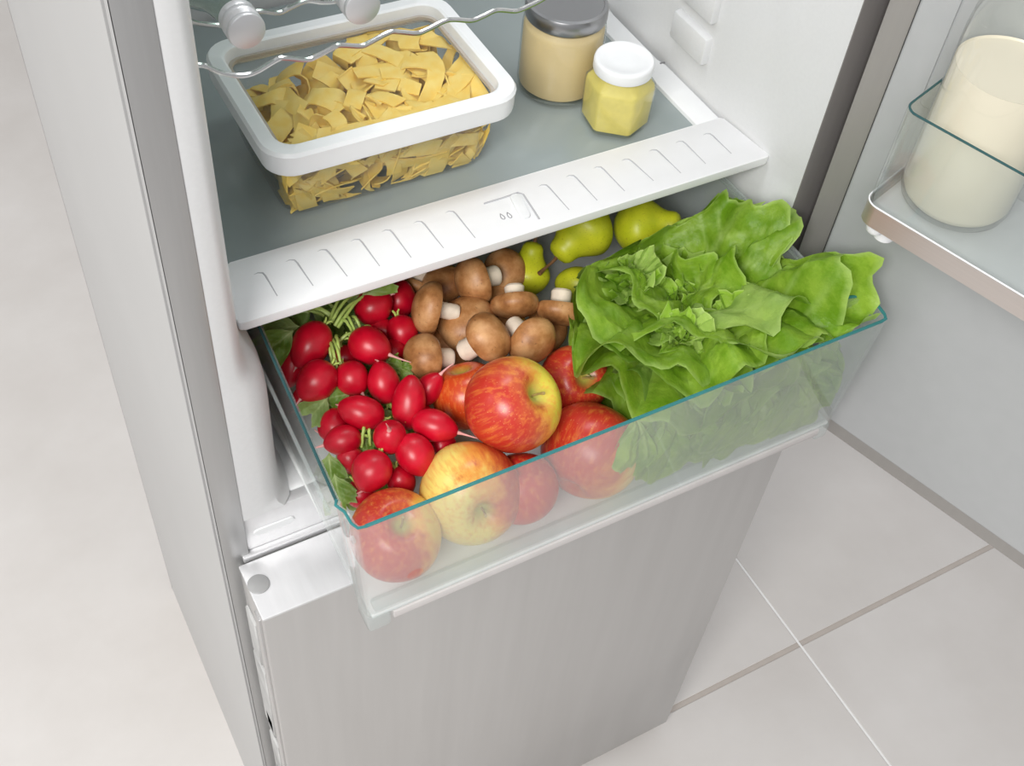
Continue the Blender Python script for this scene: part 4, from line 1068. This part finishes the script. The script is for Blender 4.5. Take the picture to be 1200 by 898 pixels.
# ---------------- radish greens
RG = thing('radish_greens', 'bunch of green radish stalks and lobed leaves along the left drawer rim', 'greens', tuple(at(400, 400, FLOOR_Z)))
rgo = Vector(RG.location)
def rleaf(px, py, z, L, dirn, seed, upv=None, A=0.75):
    base = at(px, py, z); x = cdir(*dirn); u = (upv or Vector((-0.4, -0.35, 0.8))).normalized(); y = u.cross(x).normalized(); zz = x.cross(y)
    o = obj('leaf', leaf_bm(L, A, 12, -20, 0.06, 7, 0.1, seed, nu=14, nv=22, lobes=0.16), M['radleaf'], RG)
    o.matrix_local = Matrix.Translation(base - rgo) @ Matrix((x, y, zz)).transposed().to_4x4()
for a in [(352, 382, .150, .034, (-0.9, 0.15, 0.1), 1), (345, 372, .138, .030, (-0.8, -0.5, 0.1), 2), (370, 362, .130, .045, (0.3, -0.8, 0.1), 3), (395, 350, .140, .045, (0.9, -0.35, 0.1), 4), (330, 400, .120, .03, (-0.5, 0.7, 0), 5),
          (385, 466, .138, .028, (-0.5, 0.6, 0.3), 6), (412, 462, .134, .026, (-0.8, 0.15, 0.3), 7), (386, 530, .128, .034, (0.1, 0.9, 0.2), 8), (392, 555, .124, .034, (0.25, 0.9, 0.15), 9), (462, 428, .140, .022, (0.8, 0.4, 0.3), 10), (450, 425, .138, .020, (0.7, 0.1, 0.3), 11),
          (452, 478, .126, .022, (0.2, 0.8, 0.3), 12), (428, 512, .128, .020, (0.2, 0.8, 0.4), 13), (462, 540, .118, .02, (0, 0.9, 0.3), 14), (415, 385, .120, .03, (0.6, -0.2, 0.2), 15), (400, 420, .125, .022, (0.1, 0.8, 0.2), 16), (335, 380, .120, .04, (0.3, -0.7, 0.1), 17), (420, 365, .115, .04, (0.5, -0.6, 0.1), 18)]:
    rleaf(*a)
for a in [(425,348,.156,.045,(0.7,-0.7,0.1),21),(408,345,.154,.045,(0.2,-0.9,0.1),22),(362,368,.156,.040,(-0.7,-0.6,0.1),23),(385,352,.150,.045,(-0.2,-0.9,0.1),24),(438,396,.140,.022,(0.3,0.6,0.1),25),(345,388,.158,.034,(-0.6,0.5,0.2),26)]:
    rleaf(*a)
for k_, (x_, y_) in enumerate([(400,500),(440,500),(470,522),(392,552),(500,482),(380,480),(420,462),(452,545),(410,430),(480,440),(385,505),(430,530)]):
    rleaf(x_, y_, .098, .040, (math.cos(k_ * 2.4), math.sin(k_ * 2.4), 0.1), 40 + k_)
for k_, (x_, y_) in enumerate([(380,365),(400,352),(362,362),(420,350),(390,395),(350,400)]):
    rleaf(x_, y_, .118, .050, (math.cos(k_ * 1.4 - 2.5), math.sin(k_ * 1.4 - 2.5), 0.1), 60 + k_)
rnd = random.Random(9)
def stalk(p0, p1, z0, z1, sag=0.009, r=0.0014):
    A_ = at(*p0, z0); B_ = at(*p1, z1); pts = []
    for k in range(9):
        t = k / 8; pts.append(A_.lerp(B_, t) + Vector((rnd.uniform(-.0004, .0004), 0, sag * math.sin(PI * t))) - rgo)
    bm = bmesh.new(); tube(bm, pts, [r * (1.2 - 0.4 * k / 8) for k in range(9)], 7); obj('stalk', bm, M['stalk'], RG)
for s_ in [((393,372),(340,360),.150,.140),((392,374),(352,366),.148,.142),((388,378),(420,345),.152,.150),((392,382),(428,350),.150,.150),((385,380),(410,338),.150,.148),((396,384),(440,340),.148,.148),
           ((398,376),(415,395),.148,.140),((404,370),(418,398),.146,.138),((412,372),(424,392),.144,.140),((386,400),(396,440),.152,.142),((390,398),(402,438),.150,.142),((394,394),(399,428),.152,.142),((384,404),(390,432),.146,.138),
           ((396,402),(424,396),.146,.140),((420,398),(436,384),.140,.140),((428,500),(424,524),.138,.130),((432,505),(434,522),.136,.130),((380,370),(330,372),.138,.132),((390,360),(350,348),.135,.13)]:
    stalk(*s_)

# ------------------------------------------------------------------ raise the whole scene onto the floor (camera and lamps already are)
for o in list(COL.objects):
    if o.parent is None and o.type not in ('CAMERA', 'LIGHT'):
        o.location.z += H
